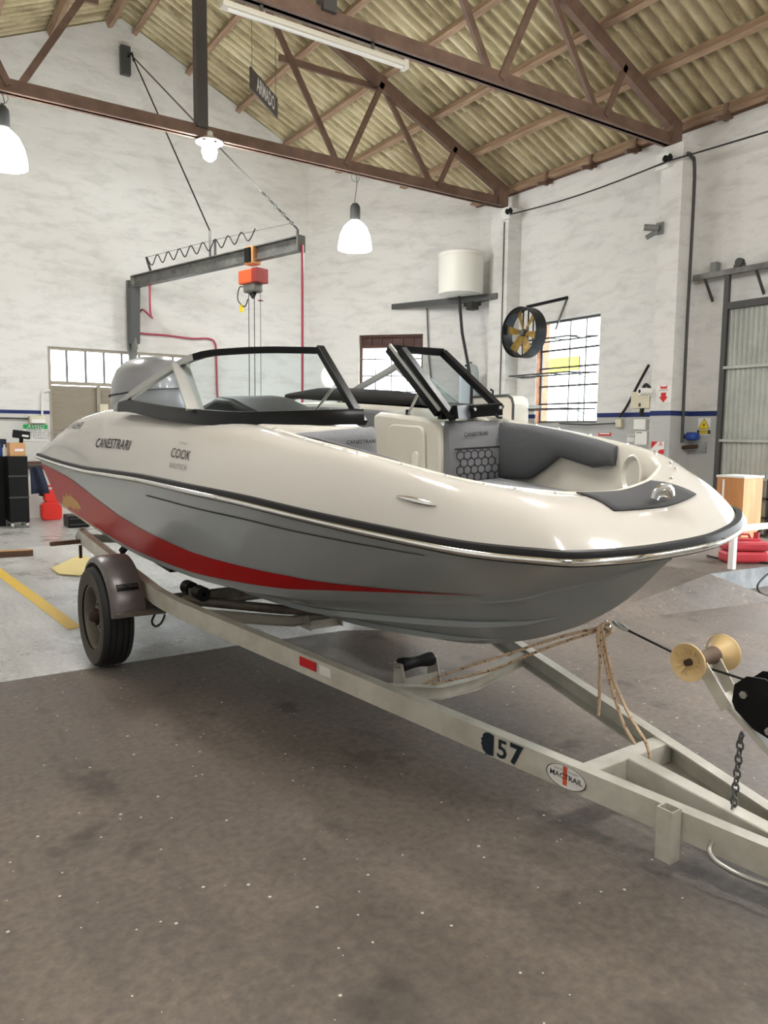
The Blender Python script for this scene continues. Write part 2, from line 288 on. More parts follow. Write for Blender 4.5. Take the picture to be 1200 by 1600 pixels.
rear = [[(-2.2, WY, 0), (w1[0], WY, 0), (w1[0], WY, zr(w1[0])), (-2.2, WY, zr(-2.2))], [(w1[1], WY, 0), (7.43, WY, 0), (7.43, WY, zr(7.43)), (w1[1], WY, zr(w1[1]))],
        [(w1[0], WY, w1[3]), (w1[1], WY, w1[3]), (w1[1], WY, zr(w1[1])), (RX, WY, RZ), (w1[0], WY, zr(w1[0]))], [(w1[0], WY, 0), (w1[1], WY, 0), (w1[1], WY, w1[2]), (w1[0], WY, w1[2])]]
wall('wall_rear', rear, (0, .3, 0), W_rear, 'whitewashed gable wall at the back')
w2 = (1.07, 2.37, 1.35, 3.42)
corner = [[chp(0, 0), chp(w2[0], 0), chp(w2[0], zr(7.43+cd[0]*w2[0])), chp(0, zr(7.43))], [chp(w2[1], 0), chp(CL, 0), chp(CL, zr(WX)), chp(w2[1], zr(7.43+cd[0]*w2[1]))],
          [chp(w2[0], w2[3]), chp(w2[1], w2[3]), chp(w2[1], zr(7.43+cd[0]*w2[1])), chp(w2[0], zr(7.43+cd[0]*w2[0]))], [chp(w2[0], 0), chp(w2[1], 0), chp(w2[1], w2[2]), chp(w2[0], w2[2])]]
wall('wall_corner', corner, (cn[0]*.3, cn[1]*.3, 0), W_corner, 'whitewashed wall cutting across the back corner')
w3 = (8.39, 9.78, 1.69, 3.43)
right = [[(WX, 11.4, 0), (WX, w3[1], 0), (WX, w3[1], zr(WX)), (WX, 11.4, zr(WX))], [(WX, w3[0], 0), (WX, 5.2, 0), (WX, 5.2, zr(WX)), (WX, w3[0], zr(WX))], [(WX, 5.2, 3.3), (WX, -.5, 3.3), (WX, -.5, zr(WX)), (WX, 5.2, zr(WX))], [(WX, -.5, 0), (WX, -7, 0), (WX, -7, zr(WX)), (WX, -.5, zr(WX))],
         [(WX, w3[1], w3[3]), (WX, w3[0], w3[3]), (WX, w3[0], zr(WX)), (WX, w3[1], zr(WX))], [(WX, w3[1], 0), (WX, w3[0], 0), (WX, w3[0], w3[2]), (WX, w3[1], w3[2])]]
wall('wall_right', right, (.3, 0, 0), W_right, 'whitewashed right wall with blue line')
m = MB(); m.prism([(-2.2, -7, 0), (-2.2, 14.3, 0), (-2.2, 14.3, zr(-2.2)), (-2.2, -7, zr(-2.2))], (-.3, 0, 0)); m.build('wall_left', W_rear, kind='structure', label='whitewashed left wall out of the picture')
m = MB(); m.prism([(-2.2, -7, 0), (WX, -7, 0), (WX, -7, zr(WX)), (RX, -7, RZ), (-2.2, -7, zr(-2.2))], (0, -.3, 0)); m.build('wall_front', W_rear, kind='structure', label='whitewashed gable wall behind the camera')
# pillars carrying the trusses
TY1, TY2, TZ = 10.42, 6.95, 5.54
PX1 = float(atY(792, 450, 10.26)[0]); PX2 = float(atY(1050, 600, 6.68)[0])
m = MB(); m.prism([(PX1, 10.26, 0), (WX, 10.26, 0), (WX, 10.72, 0), (PX1, 10.72, 0)], (0, 0, TZ-.1)); m.build('trim_2', W_right, kind='structure', label='whitewashed pillar under the rear truss')
m = MB(); m.prism([(PX2, 6.68, 0), (WX, 6.68, 0), (WX, 7.02, 0), (PX2, 7.02, 0)], (0, 0, TZ-.1)); m.build('trim_3', W_right, kind='structure', label='whitewashed pillar under the front truss')

# ------------------------------------------------------------------ roof: corrugated sheets and purlins
def roof_mat():
    m = mat('weathered_fibre_cement', hexc(176, 164, 124), .85); nt = m.node_tree; b = nt.nodes['Principled BSDF']
    g = node(nt, 'ShaderNodeNewGeometry'); P = g.outputs['Position']
    mp = node(nt, 'ShaderNodeMapping'); mp.inputs['Scale'].default_value = (.8, 3.0, .8); nt.links.new(P, mp.inputs[0])
    n = node(nt, 'ShaderNodeTexNoise'); n.inputs['Scale'].default_value = 1.2; n.inputs['Detail'].default_value = 8; n.inputs['Roughness'].default_value = .72; nt.links.new(mp.outputs[0], n.inputs[0])
    r = node(nt, 'ShaderNodeValToRGB'); e = r.color_ramp.elements; e[0].position = .33; e[0].color = hexc(150, 138, 108); e[1].position = .66; e[1].color = hexc(246, 238, 204)
    x = r.color_ramp.elements.new(.47); x.color = hexc(216, 205, 164); nt.links.new(n.outputs[0], r.inputs[0])
    n2 = node(nt, 'ShaderNodeTexNoise'); n2.inputs['Scale'].default_value = .5; n2.inputs['Detail'].default_value = 3; nt.links.new(P, n2.inputs[0])
    r2 = node(nt, 'ShaderNodeValToRGB'); r2.color_ramp.elements[0].position = .38; r2.color_ramp.elements[1].position = .6; r2.color_ramp.elements[0].color = (.72, .68, .66, 1); r2.color_ramp.elements[1].color = (1, 1, 1, 1); nt.links.new(n2.outputs[0], r2.inputs[0])
    mx = node(nt, 'ShaderNodeMix', data_type='RGBA', blend_type='MULTIPLY'); mx.inputs[0].default_value = 1; nt.links.new(r.outputs[0], mx.inputs[6]); nt.links.new(r2.outputs[0], mx.inputs[7]); nt.links.new(mx.outputs[2], b.inputs['Base Color'])
    # dirt streaks and painted corrugation shading, dark on one flank, patchy along the slope
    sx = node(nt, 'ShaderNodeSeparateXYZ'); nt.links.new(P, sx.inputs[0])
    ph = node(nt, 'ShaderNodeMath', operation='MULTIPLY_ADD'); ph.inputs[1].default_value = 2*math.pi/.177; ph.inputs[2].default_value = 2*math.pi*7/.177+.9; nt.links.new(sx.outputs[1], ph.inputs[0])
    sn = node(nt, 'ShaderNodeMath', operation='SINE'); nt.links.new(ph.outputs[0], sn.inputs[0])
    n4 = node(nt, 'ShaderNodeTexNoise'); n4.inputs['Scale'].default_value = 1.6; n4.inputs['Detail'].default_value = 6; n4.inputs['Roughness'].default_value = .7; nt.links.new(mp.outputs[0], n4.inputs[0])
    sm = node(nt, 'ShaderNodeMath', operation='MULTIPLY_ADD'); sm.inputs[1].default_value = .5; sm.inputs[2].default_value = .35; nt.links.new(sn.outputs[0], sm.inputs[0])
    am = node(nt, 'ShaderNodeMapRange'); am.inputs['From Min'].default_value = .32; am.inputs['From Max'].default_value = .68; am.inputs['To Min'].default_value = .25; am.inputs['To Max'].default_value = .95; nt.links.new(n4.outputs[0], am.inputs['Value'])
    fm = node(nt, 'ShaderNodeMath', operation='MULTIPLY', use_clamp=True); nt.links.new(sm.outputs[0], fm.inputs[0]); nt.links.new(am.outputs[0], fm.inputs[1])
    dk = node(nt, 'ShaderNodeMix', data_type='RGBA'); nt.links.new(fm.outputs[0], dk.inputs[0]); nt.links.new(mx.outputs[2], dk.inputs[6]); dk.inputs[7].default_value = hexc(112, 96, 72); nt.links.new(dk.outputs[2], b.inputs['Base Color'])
    bp = node(nt, 'ShaderNodeBump'); bp.inputs['Strength'].default_value = .4; bp.inputs['Distance'].default_value = .01; nt.links.new(n.outputs[0], bp.inputs['Height']); nt.links.new(bp.outputs[0], b.inputs['Normal'])
    return m
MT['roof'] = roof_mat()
ceil = thing('ceiling', 'corrugated fibre cement roof on timber purlins', None, (RX, 0, 0), kind='structure')
PITCHW, SW = .177, .177*6
DX = 2.06
def sheet_mesh(side):
    us = np.linspace(0, DX+.12, 4); ys = np.linspace(0, SW+.06, 55)
    m = MB(); m.grid(lambda a, y: V(side*a, y, -RS*a - .07*(1-math.cos(2*math.pi*y/PITCHW))/2 - (.012*(a/DX))), us, ys)
    return m
for side in (1, -1):
    proto = None
    for row in range(3):
        for k in range(21):
            y = -7.0+k*SW; 
            if y > 13.2: continue
            if proto is None:
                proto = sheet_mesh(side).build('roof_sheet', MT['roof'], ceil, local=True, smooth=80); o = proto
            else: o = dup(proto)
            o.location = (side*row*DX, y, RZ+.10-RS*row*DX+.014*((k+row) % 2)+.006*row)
PUR = [.22, 1.15, 2.1, 3.05, 4.0, 4.87, 5.78]
for side in (1, -1):
    proto = None
    for i, x in enumerate(PUR):
        if proto is None:
            mm = MB(); ax = np.array([nrm((1, 0, -RS*side)), (0, 1, 0), nrm((RS*side, 0, 1))]); mm.box((0, 3.6, 0), (.085, 21.1, .12), ax); proto = mm.build('purlin', MT['timber'], ceil, local=True); o = proto
        else: o = dup(proto)
        o.location = (side*x, 0, RZ-RS*x-.055)
m = MB(); m.box((0, 3.6, 0), (.05, 21.1, .14)); o = m.build('eave_board', MT['darkwood'], ceil, local=True); o.location = (WX-RX-.03, 0, zr(WX)-.05)
proto = None
for y in (11.0, 9.55, 8.6, 7.75, 6.3, 5.6, 4.7, 3.9):
    if proto is None:
        mm = MB(); mm.bar((0, 0, .12), (0, 0, -.1), .06, .05, (0, 1, 0)); mm.bar((.12, 0, -.02), (-.22, 0, -.12), .05, .06); proto = mm.build('eave_bracket', MT['steel'], ceil, local=True); o = proto
    else: o = dup(proto)
    o.location = (WX-RX-.12, y, zr(WX)-.1)

# ------------------------------------------------------------------ trusses
def truss(Y, label):
    t = thing('roof_truss', label, 'truss', (RX, Y, TZ-.09), group='brown steel roof trusses')
    mk = lambda name, p, q, w, h, mt=MT['steel']: MB().bar((p[0], Y+(p[2] if len(p) > 2 else 0), p[1]), (q[0], Y+(q[2] if len(q) > 2 else 0), q[1]), w, h).build(name, mt, t)
    tz = lambda x: zr(x)-.24
    xe = PX2+.12
    mm = MB(); mm.bar((2*RX-xe, Y, TZ), (xe, Y, TZ), .05, .17); mm.bar((2*RX-xe, Y, TZ-.075), (xe, Y, TZ-.075), .14, .02); mm.build('bottom_chord', MT['steel'], t)
    for s in (1, -1):
        X = lambda d: RX+s*d
        mm = MB(); mm.bar((X(0), Y, tz(X(0))), (X(xe-RX+.12), Y, tz(X(xe-RX+.12))), .09, .19); mm.build('top_chord', MT['steel'], t)
        mk('web', (X(2.22), TZ, .03), (X(.85), tz(X(.75))-.1, .03), .05, .08)
        mk('web', (X(2.32), TZ, -.02), (X(2.98), tz(X(2.98)), -.02), .05, .08)
        mk('web', (X(4.02), TZ, .03), (X(3.02), tz(X(3.02)), .03), .05, .08)
        mk('web', (X(4.1), TZ, -.02), (X(4.45), tz(X(4.45)), -.02), .05, .07)
        mk('collar_tie', (X(1.25), 6.83, .05), (X(2.9), 6.83, .05), .05, .09)
        m2 = MB(); m2.box((X(xe-RX), Y, TZ+.08), (.2, .16, .3)); m2.build('end_plate', MT['steel'], t)
    m2 = MB(); m2.box((RX+.05, Y, (TZ+tz(RX))/2+.02), (.15, .15, tz(RX)-TZ-.04)); m2.build('king_post', MT['steelgrey'], t)
    return t
truss(TY1, 'brown steel roof truss nearest the gable wall, lamps hung below it')
truss(TY2, 'brown steel roof truss nearest the camera with a white batten light under it')

# ------------------------------------------------------------------ windows
def window(name, label): return thing(name, label, None, (0, 0, 0), kind='structure')
# window_1 in the rear wall: panes above, slats below
w = window('window_1', 'steel window with four pale panes above closed slats'); Y = WY+.06
zt, zm = 2.86, 2.25
m = MB()
for z in (zt, zm+.03): m.bar((w1[0], Y, z), (w1[1], Y, z), .06, .06)
for x in (w1[0]+.02, w1[1]-.02): m.bar((x, Y, .75), (x, Y, zt), .06, .05, (0, 1, 0))
m.build('window_frame', MT['shutter'], w)
n = 8; dx = (w1[1]-w1[0])/n*1.0
for i in range(1, n): MB().bar((w1[0]+i*dx, Y, zm), (w1[0]+i*dx, Y, zt), .04, .025, (0, 1, 0)).build('glazing_bar', MT['grey'], w)
for i in range(n): MB().box((w1[0]+(i+.5)*dx, Y+.01, (zt+zm)/2), (dx-.03, .006, zt-zm-.05)).build('pane', MT['pane'], w)
sl = None
for i in range(12):
    if sl is None:
        mm = MB(); mm.box((0, 0, 0), (w1[1]-w1[0]-.08, .02, .085), np.array([(1, 0, 0), (0, .93, .37), (0, -.37, .93)])); sl = mm.build('slat', MT['shutter'], w, local=True); o = sl
    else: o = dup(sl)
    o.location = ((w1[0]+w1[1])/2, Y+.02, 1.4+i*.072)
MB().box((3.3, Y-.03, 1.8), (.06, .04, .9)).build('shutter_bar', MT['shutter'], w); MB().box((3.38, Y-.05, 1.86), (.14, .05, .16)).build('shutter_latch', MT['ivory'], w)
MB().box(((w1[0]+w1[1])/2, Y, 1.07), (w1[1]-w1[0]-.06, .04, .62)).build('lower_panel', MT['grey'], w)
# window_2 in the corner wall
w = window('window_2', 'barred window in the corner wall with dark lattice on top')
def chbar(mm, s0, z0, s1, z1, a, b, off=-.1): return mm.bar(chp(s0, z0, off), chp(s1, z1, off), a, b)
m = MB()
for z in (w2[2], 3.19, w2[3]-.02): chbar(m, w2[0], z, w2[1], z, .05, .04)
for s in (w2[0]+.02, w2[1]-.02): m.bar(chp(s, w2[2], -.1), chp(s, w2[3], -.1), .05, .05, tuple(cn)+(0,))
m.build('window_frame', MT['darkwood'], w)
for z in (2.95, 2.62, 2.3, 1.9, 1.6): chbar(MB(), w2[0], z, w2[1], z, .02, .022, -.06).build('window_bar', MT['wire'], w)
for s in np.linspace(w2[0], w2[1], 5)[1:-1]: MB().bar(chp(s, w2[2], -.08), chp(s, 3.19, -.08), .02, .02, tuple(cn)+(0,)).build('window_bar', MT['wire'], w)
m = MB(); m.prism([chp(w2[0]+.03, 3.2, -.13), chp(w2[1]-.03, 3.2, -.13), chp(w2[1]-.03, 3.4, -.13), chp(w2[0]+.03, 3.4, -.13)], (cn[0]*.01, cn[1]*.01, 0)); m.build('lattice_panel', MT['mdark'], w)
for s in np.linspace(w2[0], w2[1], 7)[1:-1]: MB().bar(chp(s, 3.2, -.1), chp(s, 3.4, -.1), .02, .025, tuple(cn)+(0,)).build('lattice_bar', MT['darkwood'], w)
m = MB(); m.prism([chp(w2[0]+.03, w2[2], -.12), chp(w2[1]-.03, w2[2], -.12), chp(w2[1]-.03, 3.18, -.12), chp(w2[0]+.03, 3.18, -.12)], (cn[0]*.006, cn[1]*.006, 0)); m.build('pane', MT['pane'], w)
# window_3 in the right wall
w = window('window_3', 'tall bright window in the right wall with orange brick reveal')
m = MB()
for z in (w3[2]+.02, w3[3]-.02): m.bar((WX+.12, w3[0], z), (WX+.12, w3[1], z), .05, .04)
for y in (w3[0]+.015, w3[1]-.015): m.bar((WX+.12, y, w3[2]), (WX+.12, y, w3[3]), .05, .03, (1, 0, 0))
m.build('window_frame', MT['wire'], w)
for z in (2.02, 2.32, 2.63, 2.93): MB().bar((WX+.1, w3[0], z), (WX+.1, w3[1], z), .03, .03).build('window_bar', MT['dgrey'], w)
for y in (8.75, 9.1): MB().bar((WX+.1, y, w3[2]), (WX+.1, y, w3[3]), .018, .018, (1, 0, 0)).build('window_bar', MT['wire'], w)
MB().box((WX+.15, (w3[0]+w3[1])/2, (w3[2]+w3[3])/2), (.006, w3[1]-w3[0]-.06, w3[3]-w3[2]-.06)).build('pane', MT['pane'], w)
MB().box((WX+.16, w3[1]+.004, (w3[2]+w3[3])/2), (.29, .02, w3[3]-w3[2])).build('brick_reveal', MT['brick'], w)
t = thing('shop_banner', 'yellow banner seen through the tall right window', 'banner', (12.6, 12.0, 0)); MB().box((12.6, 12.15, 3.02), (.04, 1.5, .3)).build('banner_sheet', MT['yprint'], t)
for y in (11.4, 12.9): MB().box((12.6, y, 1.58), (.04, .04, 3.16)).build('banner_post', MT['wire'], t)

# ------------------------------------------------------------------ sliding gate on the right wall
g = thing('door_1', 'tall grey corrugated sliding gate on an overhead rail', None, (WX-.1, 4.3, 0), kind='structure')
gy0, gy1, gtop = 6.1, 5.3, 3.22; GX = WX-.14
levels = [.22, .95, 1.44, 2.41, gtop-.04]
def ribs(z0, z1):
    ys = np.arange(gy1, gy0, .0175); mm = MB()
    mm.grid(lambda y, z: V(GX+.012*(1 if (int(round((y-gy1)/.0175)) % 4) < 2 else -1), y, z), ys, [z0, z1]); return mm
m = MB(); n_ = 0
for a, b in zip(levels[:-1], levels[1:]): ribs(a+.01, b-.01).build('gate_sheet', MT['gate'], g)
for z in levels[1:-1]: MB().bar((GX-.03, gy0, z), (GX-.03, gy1, z), .04, .035).build('gate_rail', MT['gate'], g)
for y in (gy0+.02, gy1): MB().bar((GX-.02, y, .2), (GX-.02, y, gtop+.42), .07, .05, (1, 0, 0)).build('gate_stile', MT['gateframe'], g)
MB().bar((GX-.02, gy0+.02, gtop), (GX-.02, gy1, gtop), .06, .09).build('gate_head', MT['gateframe'], g)
for z in (.45, .7): MB().bar((GX-.035, gy0, z), (GX-.035, gy1, z), .03, .03).build('gate_rail', MT['gateframe'], g)
for y in np.arange(gy0-.3, gy1, -.42): MB().bar((GX-.035, y, .22), (GX-.035, y, .95), .03, .03, (1, 0, 0)).build('gate_bar', MT['gateframe'], g)
rz_ = 3.66
t = thing('gate_track', 'galvanised overhead gate track on wall brackets', 'track', (WX-.15, 6.6, rz_))
m = MB(); m.bar((GX-.04, 6.62, rz_), (GX-.04, 0, rz_), .05, .07); m.bar((GX+.02, 6.62, rz_+.04), (GX+.02, 0, rz_+.04), .1, .012); m.build('rail', MT['crane'], t)
for y in (6.45, 5.72, 4.8): 
    m = MB(); m.bar((GX-.04, y, rz_-.03), (WX, y-.02, rz_-.32), .025, .03); m.build('brace', MT['gateframe'], t)
for y in (6.38, 5.55, 4.7): MB().box((WX-.06, y, rz_+.1), (.1, .09, .17)).build('track_bracket', MT['grey'], t)
m = MB(); m.lathe([(.001, -.03), (.055, -.03), (.055, -.012), (.035, -.008), (.035, .008), (.055, .012), (.055, .03), (.001, .03)], 16, (GX-.04, 5.95, rz_+.1), (1, 0, 0)); m.box((GX-.04, 5.95, rz_+.02), (.02, .16, .12)); m.build('trolley_wheel', MT['gateframe'], t, smooth=True)
# ================================================================== BOAT (local axes: x forward, y to port, z up)
BS, W0 = .92, 1.10
_a, _p, _ro = map(math.radians, (-87.5, 2.5, 3.2))
BU = V(math.cos(_a)*math.cos(_p), math.sin(_a)*math.cos(_p), -math.sin(_p)); _v0 = V(-math.sin(_a), math.cos(_a), 0); _w0 = np.cross(BU, _v0)
BV = _v0*math.cos(_ro)+_w0*math.sin(_ro); BW = -_v0*math.sin(_ro)+_w0*math.cos(_ro)
BP = _O + BS*(V(2.38, 7.4, 1.49)-_O) - BW*BS*W0
BM = Matrix([[BU[i], BV[i], BW[i], BP[i]] for i in range(3)]+[[0, 0, 0, 1]])
def bl(p): return BS*(V(*p)+V(0, 0, W0))
def bw(p): q = bl(p); return BP+BU*q[0]+BV*q[1]+BW*q[2]
RAIL = np.array([(-.604, -1.06, -.217), (.3, -1.09, -.205), (1.148, -1.10, -.188), (1.9, -1.115, -.15), (2.604, -1.12, -.117), (3.35, -1.11, -.103), (3.862, -1.07, -.10), (4.256, -1.02, -.111), (4.516, -.97, -.122), (4.941, -.9, -.131), (5.264, -.815, -.14), (5.50, -.69, -.142), (5.585, -.60, -.145), (5.655, -.378, -.15), (5.675, -.137, -.155), (5.68, 0, -.155)])
EDGE = np.array([(-.05, -.80, -.10), (.3, -.8, .13), (.9, -.8, .245), (1.6, -.8, .285), (2.4, -.8, .28), (3.1, -.8, .265), (3.65, -.8, .235), (4.05, -.8, .195), (4.35, -.79, .17), (4.72, -.75, .13), (4.98, -.68, .09), (5.13, -.58, .062), (5.2, -.48, .045), (5.26, -.3, .02), (5.275, -.12, .005), (5.28, 0, 0)])
CHINE = np.array([(-.42, -.95, -.68), (.3, -.95, -.715), (.85, -.95, -.74), (1.6, -.95, -.765), (2.2, -.94, -.76), (2.85, -.91, -.74), (3.35, -.85, -.71), (3.7, -.79, -.68), (3.97, -.71, -.65), (4.36, -.55, -.596), (4.65, -.4, -.56), (4.95, -.28, -.50), (5.1, -.2, -.44), (5.3, -.11, -.36), (5.46, -.05, -.28), (5.56, 0, -.23)])
KEEL = np.array([(-.35, 0, -1.08), (.3, 0, -1.08), (.85, 0, -1.08), (1.6, 0, -1.08), (2.2, 0, -1.08), (2.85, 0, -1.075), (3.35, 0, -1.06), (3.7, 0, -1.035), (3.97, 0, -1.0), (4.3, 0, -.945), (4.55, 0, -.88), (4.8, 0, -.79), (4.97, 0, -.71), (5.15, 0, -.61), (5.36, 0, -.45), (5.56, 0, -.23)])
def mr(p):      # the port side, a touch fuller aft of the stem
    p = np.asarray(p, float); k = min(1, max(0, (p[0]-4.9)/.5)); return V(p[0]-.21*(math.sqrt(p[1]**2+.03)-.173)*k*k*(3-2*k), -p[1], p[2])
V_ = lambda p: p
def side_pt(s, t):
    a = cr(RAIL, s); b = cr(CHINE, s); return a+(b-a)*t
def bot_pt(s, t):
    a = cr(CHINE, s); b = cr(KEEL, s); return a+(b-a)*t
def deck_pt(s, t):
    a = cr(RAIL, s); b = cr(EDGE, s); q = a+(b-a)*t; pw = 2.6+5.0*max(0, 1-s/2.3)**.8; q[2] = a[2]+(b[2]-a[2])*(1-(1-t)**pw); return q
def off_pt(fn, s, t, d, sgn=1):
    p = fn(s, t); n = np.cross(fn(min(s+.05, 15), t)-fn(max(s-.05, 0), t), fn(s, min(t+.02, 1))-fn(s, max(t-.02, 0))); n = nrm(n)
    if n[1] > 0 and s < 14: n = -n
    return p+n*d*sgn
boat = thing('motorboat', 'cream and grey bowrider motorboat with a red side stripe on the trailer', 'boat', M=BM)
SS = list(np.linspace(0, 15, 76))
# hull
m = MB(); R = []
for s in SS:
    st = [side_pt(s, t) for t in np.linspace(0, 1, 9)]
    st += [cr(CHINE, s)*V(1, .97, 1)+V(0, 0, -.012)] if s < 14.9 else [cr(CHINE, s)]
    st += [bot_pt(s, t) for t in np.linspace(0.06, 1, 8)]
    full = st+[mr(p) for p in st[-2::-1]]
    R.append([bl(p) for p in full])
m.rings(R, cap=True, closed=False); m.f.append(tuple(range(len(R[0]))))
hull = m.build('hull', MT['hull'], boat, local=True, smooth=25)
# deck moulding
m = MB(); R = []
TT = np.linspace(0, 1, 13)
for s in SS: R.append([bl(deck_pt(s, t)) for t in TT])
for s in SS[::-1][1:]: R.append([bl(mr(deck_pt(s, t))) for t in TT])
m.rings(R, cap=False, closed=False); deck = m.build('deck', MT['deck'], boat, local=True, smooth=50)
# inner liner below the opening edge, cockpit sole
m = MB(); R = []
def lin(s, k):
    e = cr(EDGE, s); c = V(4.4 if s > 8 else e[0], 0, e[2]); d = nrm(V(c[0]-e[0], c[1]-e[1], 0)) if s > 8 else V(0, 1, 0)
    d = nrm(d*(1 if True else 0)); return [e, e+d*.015+V(0, 0, .006), e+d*.03+V(0, 0, -.01), e+d*.05+V(0, 0, -.15), e+d*(.07 if s < 8 else .12)+V(0, 0, (-.48 if s < 8 else -.48+.2*min(1, (s-8)/2))-e[2])][k]
S2 = [s for s in SS if s >= 1]
for s in S2: R.append([bl(lin(s, k)) for k in range(5)])
for s in S2[::-1][1:]: R.append([bl(mr(lin(s, k))) for k in range(5)])
m.rings(R, cap=False, closed=False); m.build('inner_liner', MT['liner'], boat, local=True, smooth=50)
m = MB(); m.prism([bl(p) for p in ((.4, -.75, -.47), (3.9, -.72, -.47), (3.9, .72, -.47), (.4, .75, -.47))], (0, 0, .02)); m.build('cockpit_sole', MT['liner'], boat, local=True)
m = MB(); m.prism([bl(p) for p in ((3.9, -.70, -.32), (4.4, -.66, -.32), (4.75, -.56, -.30), (5.08, -.33, -.28), (5.14, 0, -.28), (5.08, .33, -.28), (4.75, .56, -.30), (4.4, .66, -.32), (3.9, .70, -.32))], (0, 0, .015)); m.build('bow_sole', MT['carpet'], boat, local=True)
# red stripe, groove, strakes, painted reflection
def tcurve(K): 
    K = np.array(K); return lambda s: float(np.interp(s, K[:, 0], K[:, 1]))
tU = tcurve([(0, .15), (.55, .17), (1.35, .24), (2.25, .42), (3, .545), (3.8, .62), (4.9, .68), (6, .70), (7.2, .705), (8.15, .735), (9.2, .78), (10.25, .80), (10.9, .805)])
tL = tcurve([(0, .95), (1.95, .95), (3.65, .94), (4.9, .93), (6, .90), (7.25, .875), (8.15, .845), (9.2, .82), (10.55, .808), (10.9, .806)])
for sg, nm in ((1, 'starboard'), (-1, 'port')):
    m = MB(); m.grid(lambda s, k: bl((mr if sg < 0 else V_)(off_pt(side_pt, s, tU(s)+(tL(s)-tU(s))*k, .0035))), np.linspace(0, 10.9, 90), np.linspace(0, 1, 7)); o = m.build('hull_stripe', MT['red'], hull, local=True, smooth=60); o['label'] = 'glossy red stripe'
    m = MB(); m.grid(lambda s, k: bl((mr if sg < 0 else V_)(off_pt(side_pt, s, .185-.012*k, .003))), np.linspace(4.0, 9.4, 50), [0, 1]); m.build('styling_groove', MT['seam'], hull, local=True)
    for K in ([(5.3, .42), (7.8, .33), (9.6, .43), (10.8, .52), (12.4, .66)], [(5.6, .72), (7.85, .72), (9.5, .85), (10.4, .9)]):
        tk = tcurve(K); m = MB()
        for_pts = [bot_pt(s, tk(s)) for s in np.linspace(1.0, K[-1][0], 60)]
        R = []
        for i, p in enumerate(for_pts):
            h = .03*min(1, (59-i)/12+.05); R.append([bl((mr if sg < 0 else V_)(p+V(0, a, b)*h/.03)) for a, b in ((-.03, .01), (-.028, -.022), (.03, -.03), (.04, .02))])
        m.rings(R); m.build('spray_rail', MT['hull'], hull, local=True, smooth=30)
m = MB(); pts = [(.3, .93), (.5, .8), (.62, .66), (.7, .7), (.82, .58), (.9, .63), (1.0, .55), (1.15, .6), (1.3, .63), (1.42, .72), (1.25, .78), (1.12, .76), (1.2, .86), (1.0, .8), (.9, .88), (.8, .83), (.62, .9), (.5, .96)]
m.poly([bl(off_pt(side_pt, s, t, .006)) for s, t in pts]); o = m.build('painted_reflection', MT['tan'], hull, local=True); o['label'] = 'tan reflection painted on the red stripe'  # a tan reflection put into the colour as a flat patch
# rub rail
ring = [cr(RAIL, s) for s in SS]+[mr(cr(RAIL, s)) for s in SS[::-1][1:]]
ringL = [bl(p) for p in ring]
m = MB(); m.sweep(ringL, [(-.012, -.026), (.012, -.026), (.018, -.012), (.018, .012), (.010, .024), (-.012, .026)]); rub = m.build('rub_rail', MT['rubber'], boat, local=True, smooth=40)
m = MB(); m.sweep(ringL, [(.010, -.021), (.02, -.020), (.028, -.013), (.029, -.004), (.022, .003), (.010, .004)]); m.build('chrome_insert', MT['scuffchrome'], rub, local=True, smooth=60)
# swim platform and aft seat
m = MB(); m.prism([bl(p) for p in ((-.585, -1.03, -.20), (-.05, -.98, -.20), (.25, -.86, -.20), (.25, .86, -.20), (-.05, .98, -.20), (-.585, 1.03, -.20))], (0, 0, .05)); m.build('swim_platform', MT['deck'], boat, local=True, bevel=.015)
m = MB(); m.prism([bl(p) for p in ((.28, -.79, -.3), (.9, -.79, -.3), (.9, -.79, .215), (.5, -.79, .15), (.3, -.79, .08))], (0, BS*1.58, 0)); m.build('aft_seat', MT['seat'], boat, local=True, bevel=.03)
# consoles
def console(sg, name):
    M_ = V(1, sg, 1); P = lambda u, v, w: bl(V(u, -v, w)*V(1, -sg, 1)) if False else bl((u, sg*v, w))
    m = MB(); uf = 3.74 if sg > 0 else 3.95
    outline = [(3.02, -.46), (uf, -.46), (uf, .18), (uf-.05, .225), (uf-.18, .243), (3.08, .262), (3.02, .24)]
    a = [P(u, .33, w) for u, w in outline]; b = [P(min(u, 3.74), .80, w) for u, w in outline]
    n = len(a); m.add(a+b, [tuple(range(n)), tuple(range(2*n-1, n-1, -1))]+[(i, n+i, n+(i+1) % n, (i+1) % n) for i in range(n)])
    return m.build(name, MT['liner'], boat, local=True, bevel=.025, smooth=40)
cs = console(-1, 'helm_console'); cp = console(1, 'passenger_console')
m = MB()
def rr(u0, u1, w0, w1, r):
    pts = []
    for cu, cw, a0 in ((u1-r, w1-r, 0), (u0+r, w1-r, 90), (u0+r, w0+r, 180), (u1-r, w0+r, 270)):
        for k in range(5): a = math.radians(a0+k*22.5); pts.append((cu+r*math.cos(a), cw+r*math.sin(a)))
    return pts
m.prism([bl((u, .33, w)) for u, w in rr(3.22, 3.6, -.3, .19, .06)], (0, -.022, 0)); dr = m.build('locker_door', MT['liner'], cp, local=True, bevel=.008, smooth=40)
m = MB(); m.prism([bl((u, .305, w)) for u, w in rr(3.50, 3.555, -.12, .03, .027)], (0, -.012, 0)); m.build('locker_latch', MT['white'], dr, local=True, smooth=40)
m = MB(); m.prism([bl(p) for p in ((2.6, -.36, .10), (2.75, -.36, .33), (2.95, -.36, .385), (3.15, -.36, .375), (3.55, -.36, .29), (3.6, -.36, .2))], (0, -BS*.42, 0)); m.build('dashboard', MT['black'], cs, local=True, bevel=.03, smooth=40)
